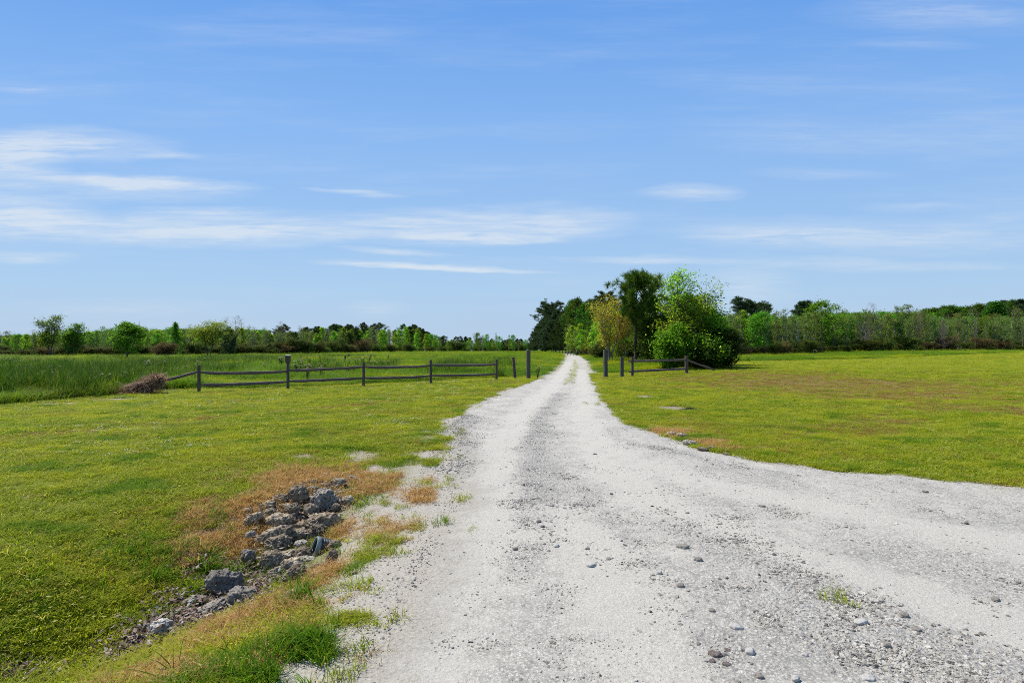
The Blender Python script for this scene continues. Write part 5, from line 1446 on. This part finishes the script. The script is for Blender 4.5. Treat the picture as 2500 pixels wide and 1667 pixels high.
# --- the treeline across the right field
def lineYR(px): return float(np.interp(px, [1780, 1900, 2100, 2300, 2500, 2650], [88, 98, 116, 136, 156, 172]))
def lineTR(px): return float(np.interp(px, [1780, 1900, 2000, 2150, 2250, 2300, 2500, 2650], [764, 764, 758, 756, 756, 772, 764, 764]))


def where_right(px):
    for lim, s in ((1880, 'next to the roadside clump'), (2010, 'a little beyond the clump'), (2150, 'in the middle of the right treeline'), (2290, 'before the greyer stretch of the right treeline'), (2700, 'at the greyish right end')):
        if px < lim: return s
    return s


px = 1775.0
while px < 2570:
    for row in (0, 1):
        q = px + random.uniform(-8, 8) + row * 10
        Y = lineYR(q) * (1 + .09 * row) + random.uniform(-3, 3); X = (q - CX) / FP * Y
        h = (CAMH - (lineTR(q) - HY) * Y / FP - float(HT(X, Y))) * random.uniform(.80, 1.22) * (1 if row else .9)
        w = {'hazy': 3.2, 'sapling': 3.6, 'spring': .5, 'green': .5, 'bare': 1.3} if q < 2290 else ({'hazy': 3, 'bare': 4} if row == 0 else {'hazy': 4, 'sapling': 1.5, 'bare': 1.5})
        k = pick(w); d, nm = DESC[k]
        place(k, random.randrange(9), X, Y, h, d + ' ' + where_right(q), nm, 'tree', d + 's ' + where_right(q), random.uniform(.85, 1.15)); cnt += 1
    px += 20 * random.uniform(.75, 1.25)
px = 1790.0
while px < 2570:
    Y = lineYR(px) * .965 + random.uniform(-2, 2); X = (px - CX) / FP * Y
    k = 'rust' if random.random() < (.25 if px < 2290 else .5) else 'olive'; d, nm = DESC[k]
    place(k, random.randrange(9), X, Y, Y / FP * random.uniform(11, 44), d + ' at the foot of the trees ' + where_right(px).replace(' of the right treeline', '').replace('before the greyer stretch', 'short of the greyer stretch'), nm, 'shrub', d + 'es ' + where_right(px), random.uniform(1.0, 1.4)); cnt += 1
    px += random.uniform(22, 38)
single('round_pine', 'dark pine with a flattened round crown poking above the right treeline', 1957, 850, 150, 740, 'dark_pine_needles', 'pinebark', r0=.2, hb=.66, rad=2.5, prof='round', nl=22, sub=5, nleaf=60, cr=.5, ls=.6, rise=.4, aspect=.16, radial=True, crz=.5, seed=81)
single('round_pine', 'dark ragged-topped pine above the trees just right of the roadside clump', 1816, 850, 150, 735, 'dark_pine_needles', 'pinebark', r0=.2, hb=.66, rad=2.6, prof='flat', nl=20, sub=5, nleaf=50, cr=.5, ls=.6, rise=.4, aspect=.16, radial=True, crz=.5, seed=83)
single('round_pine', 'dark low-domed pine right of the ragged-topped pine', 1855, 850, 152, 744, 'dark_pine_needles', 'pinebark', r0=.2, hb=.6, rad=3.4, prof='round', nl=24, sub=5, nleaf=60, cr=.5, ls=.6, rise=.5, aspect=.16, radial=True, crz=.5, seed=85)
for i, px in enumerate(np.linspace(2262, 2560, 22)):
    Y = 215 + random.uniform(-12, 12); X = (px - CX) / FP * Y
    yt = float(np.interp(px, [2262, 2300, 2380, 2430, 2470, 2520, 2560], [755, 752, 745, 738, 730, 738, 738])) + random.uniform(-3, 5)
    k = 'fullpine' if px > 2415 and i % 3 else 'hardwood'
    place(k, i, X, Y, CAMH - (yt - HY) * Y / FP - float(HT(X, Y)), ('dark pine on the wooded rise at the right end' if k == 'fullpine' else 'green tree on the wooded rise behind the right treeline'), 'pine_tree' if k == 'fullpine' else 'broadleaf_tree', 'tree', 'trees of the wooded rise at the right' + (', pines' if k == 'fullpine' else ''), 1.0)
single('bare_tree', 'grey leafless tree spreading in front of the right treeline, left one', 2112, 850, 112, 782, 'bud_foliage', 'palebark', 'dead tree', r0=.11, hb=.12, rad=1.9, prof='egg', nl=36, sub=6, nleaf=1, cr=.1, ls=.1, rise=.5, bare=1.0, seed=87, thin=1.1)
single('bare_tree', 'grey leafless tree in front of the right treeline where it turns greyish', 2305, 850, 130, 790, 'bud_foliage', 'bark', 'dead tree', r0=.16, hb=.15, rad=2.1, prof='egg', nl=36, sub=6, nleaf=1, cr=.1, ls=.1, rise=.5, bare=1.0, seed=89, thin=1.1)
print('treeline', cnt)

# the wood behind both treelines: one far mass
fw = bpy.data.collections.new('far_wood_source')
for i, (k, v) in enumerate([('spring', 0), ('sapling', 1), ('green', 0), ('sapling', 2), ('pine', 0), ('pine', 1), ('olive', 0), ('hazy', 0), ('hazy', 2)]):
    t, c, H0 = KINDS[k][v]
    o = bpy.data.objects.new('far_wood_source_%02d' % i, c); fw.objects.link(o)
pts = []; sc_ = []; ix = []
for n_ in range(1100):
    q = random.uniform(-150, 1400); rr = random.uniform(1.16, 1.45)
    Y = lineY(q) * rr; X = (q - CX) / FP * Y
    h = (CAMH - (lineT(q) + 3 - HY) * Y / FP) * random.uniform(.95, 1.15)
    pts.append(onground(X, Y)); sc_.append(h / 7.2); ix.append(random.choice([0, 1, 1, 3, 3, 1, 4] if q > 680 else [0, 1, 1, 2, 3, 3]))
for n_ in range(520):
    q = random.uniform(1700, 2700); rr = random.uniform(1.14, 1.35)
    Y = lineYR(max(q, 1780)) * rr; X = (q - CX) / FP * Y
    h = (CAMH - (lineTR(q) + 8 - HY) * Y / FP) * random.uniform(.8, 1.0)
    pts.append(onground(X, Y)); sc_.append(h / 7.2); ix.append(random.choice([7, 8, 1, 2, 3, 1]))
for n_ in range(160):                 # low growth closing the foot of the far wood
    q = random.uniform(900, 1420); Y = max(lineY(q), 330) * random.uniform(1.1, 1.3)
    pts.append(onground((q - CX) / FP * Y, Y)); sc_.append(Y / 330 * random.uniform(.7, 1.3)); ix.append(6)
for n_ in range(420):                 # undergrowth inside both woods
    if n_ % 2: q = random.uniform(-120, 1000); Y = lineY(q) * random.uniform(1.06, 1.18)
    else: q = random.uniform(1760, 2620); Y = lineYR(q) * random.uniform(1.04, 1.14)
    pts.append(onground((q - CX) / FP * Y, Y)); sc_.append(random.uniform(.45, .9) * Y / 120); ix.append(6)
s3 = np.array(sc_)[:, None] * np.array([1.0, 1.0, 1.0])
scatter('far_woods', np.array([tuple(p) for p in pts]), zrot(len(pts), .02), s3, fw, ix, 'unbroken mass of trees behind the treelines of both fields')
print('objects', len(bpy.data.objects))

for o in bpy.data.objects:
    if o.parent is None and 'label' in o and len(o['label'].split()) > 16: print('LONG', o.name, o['label'])
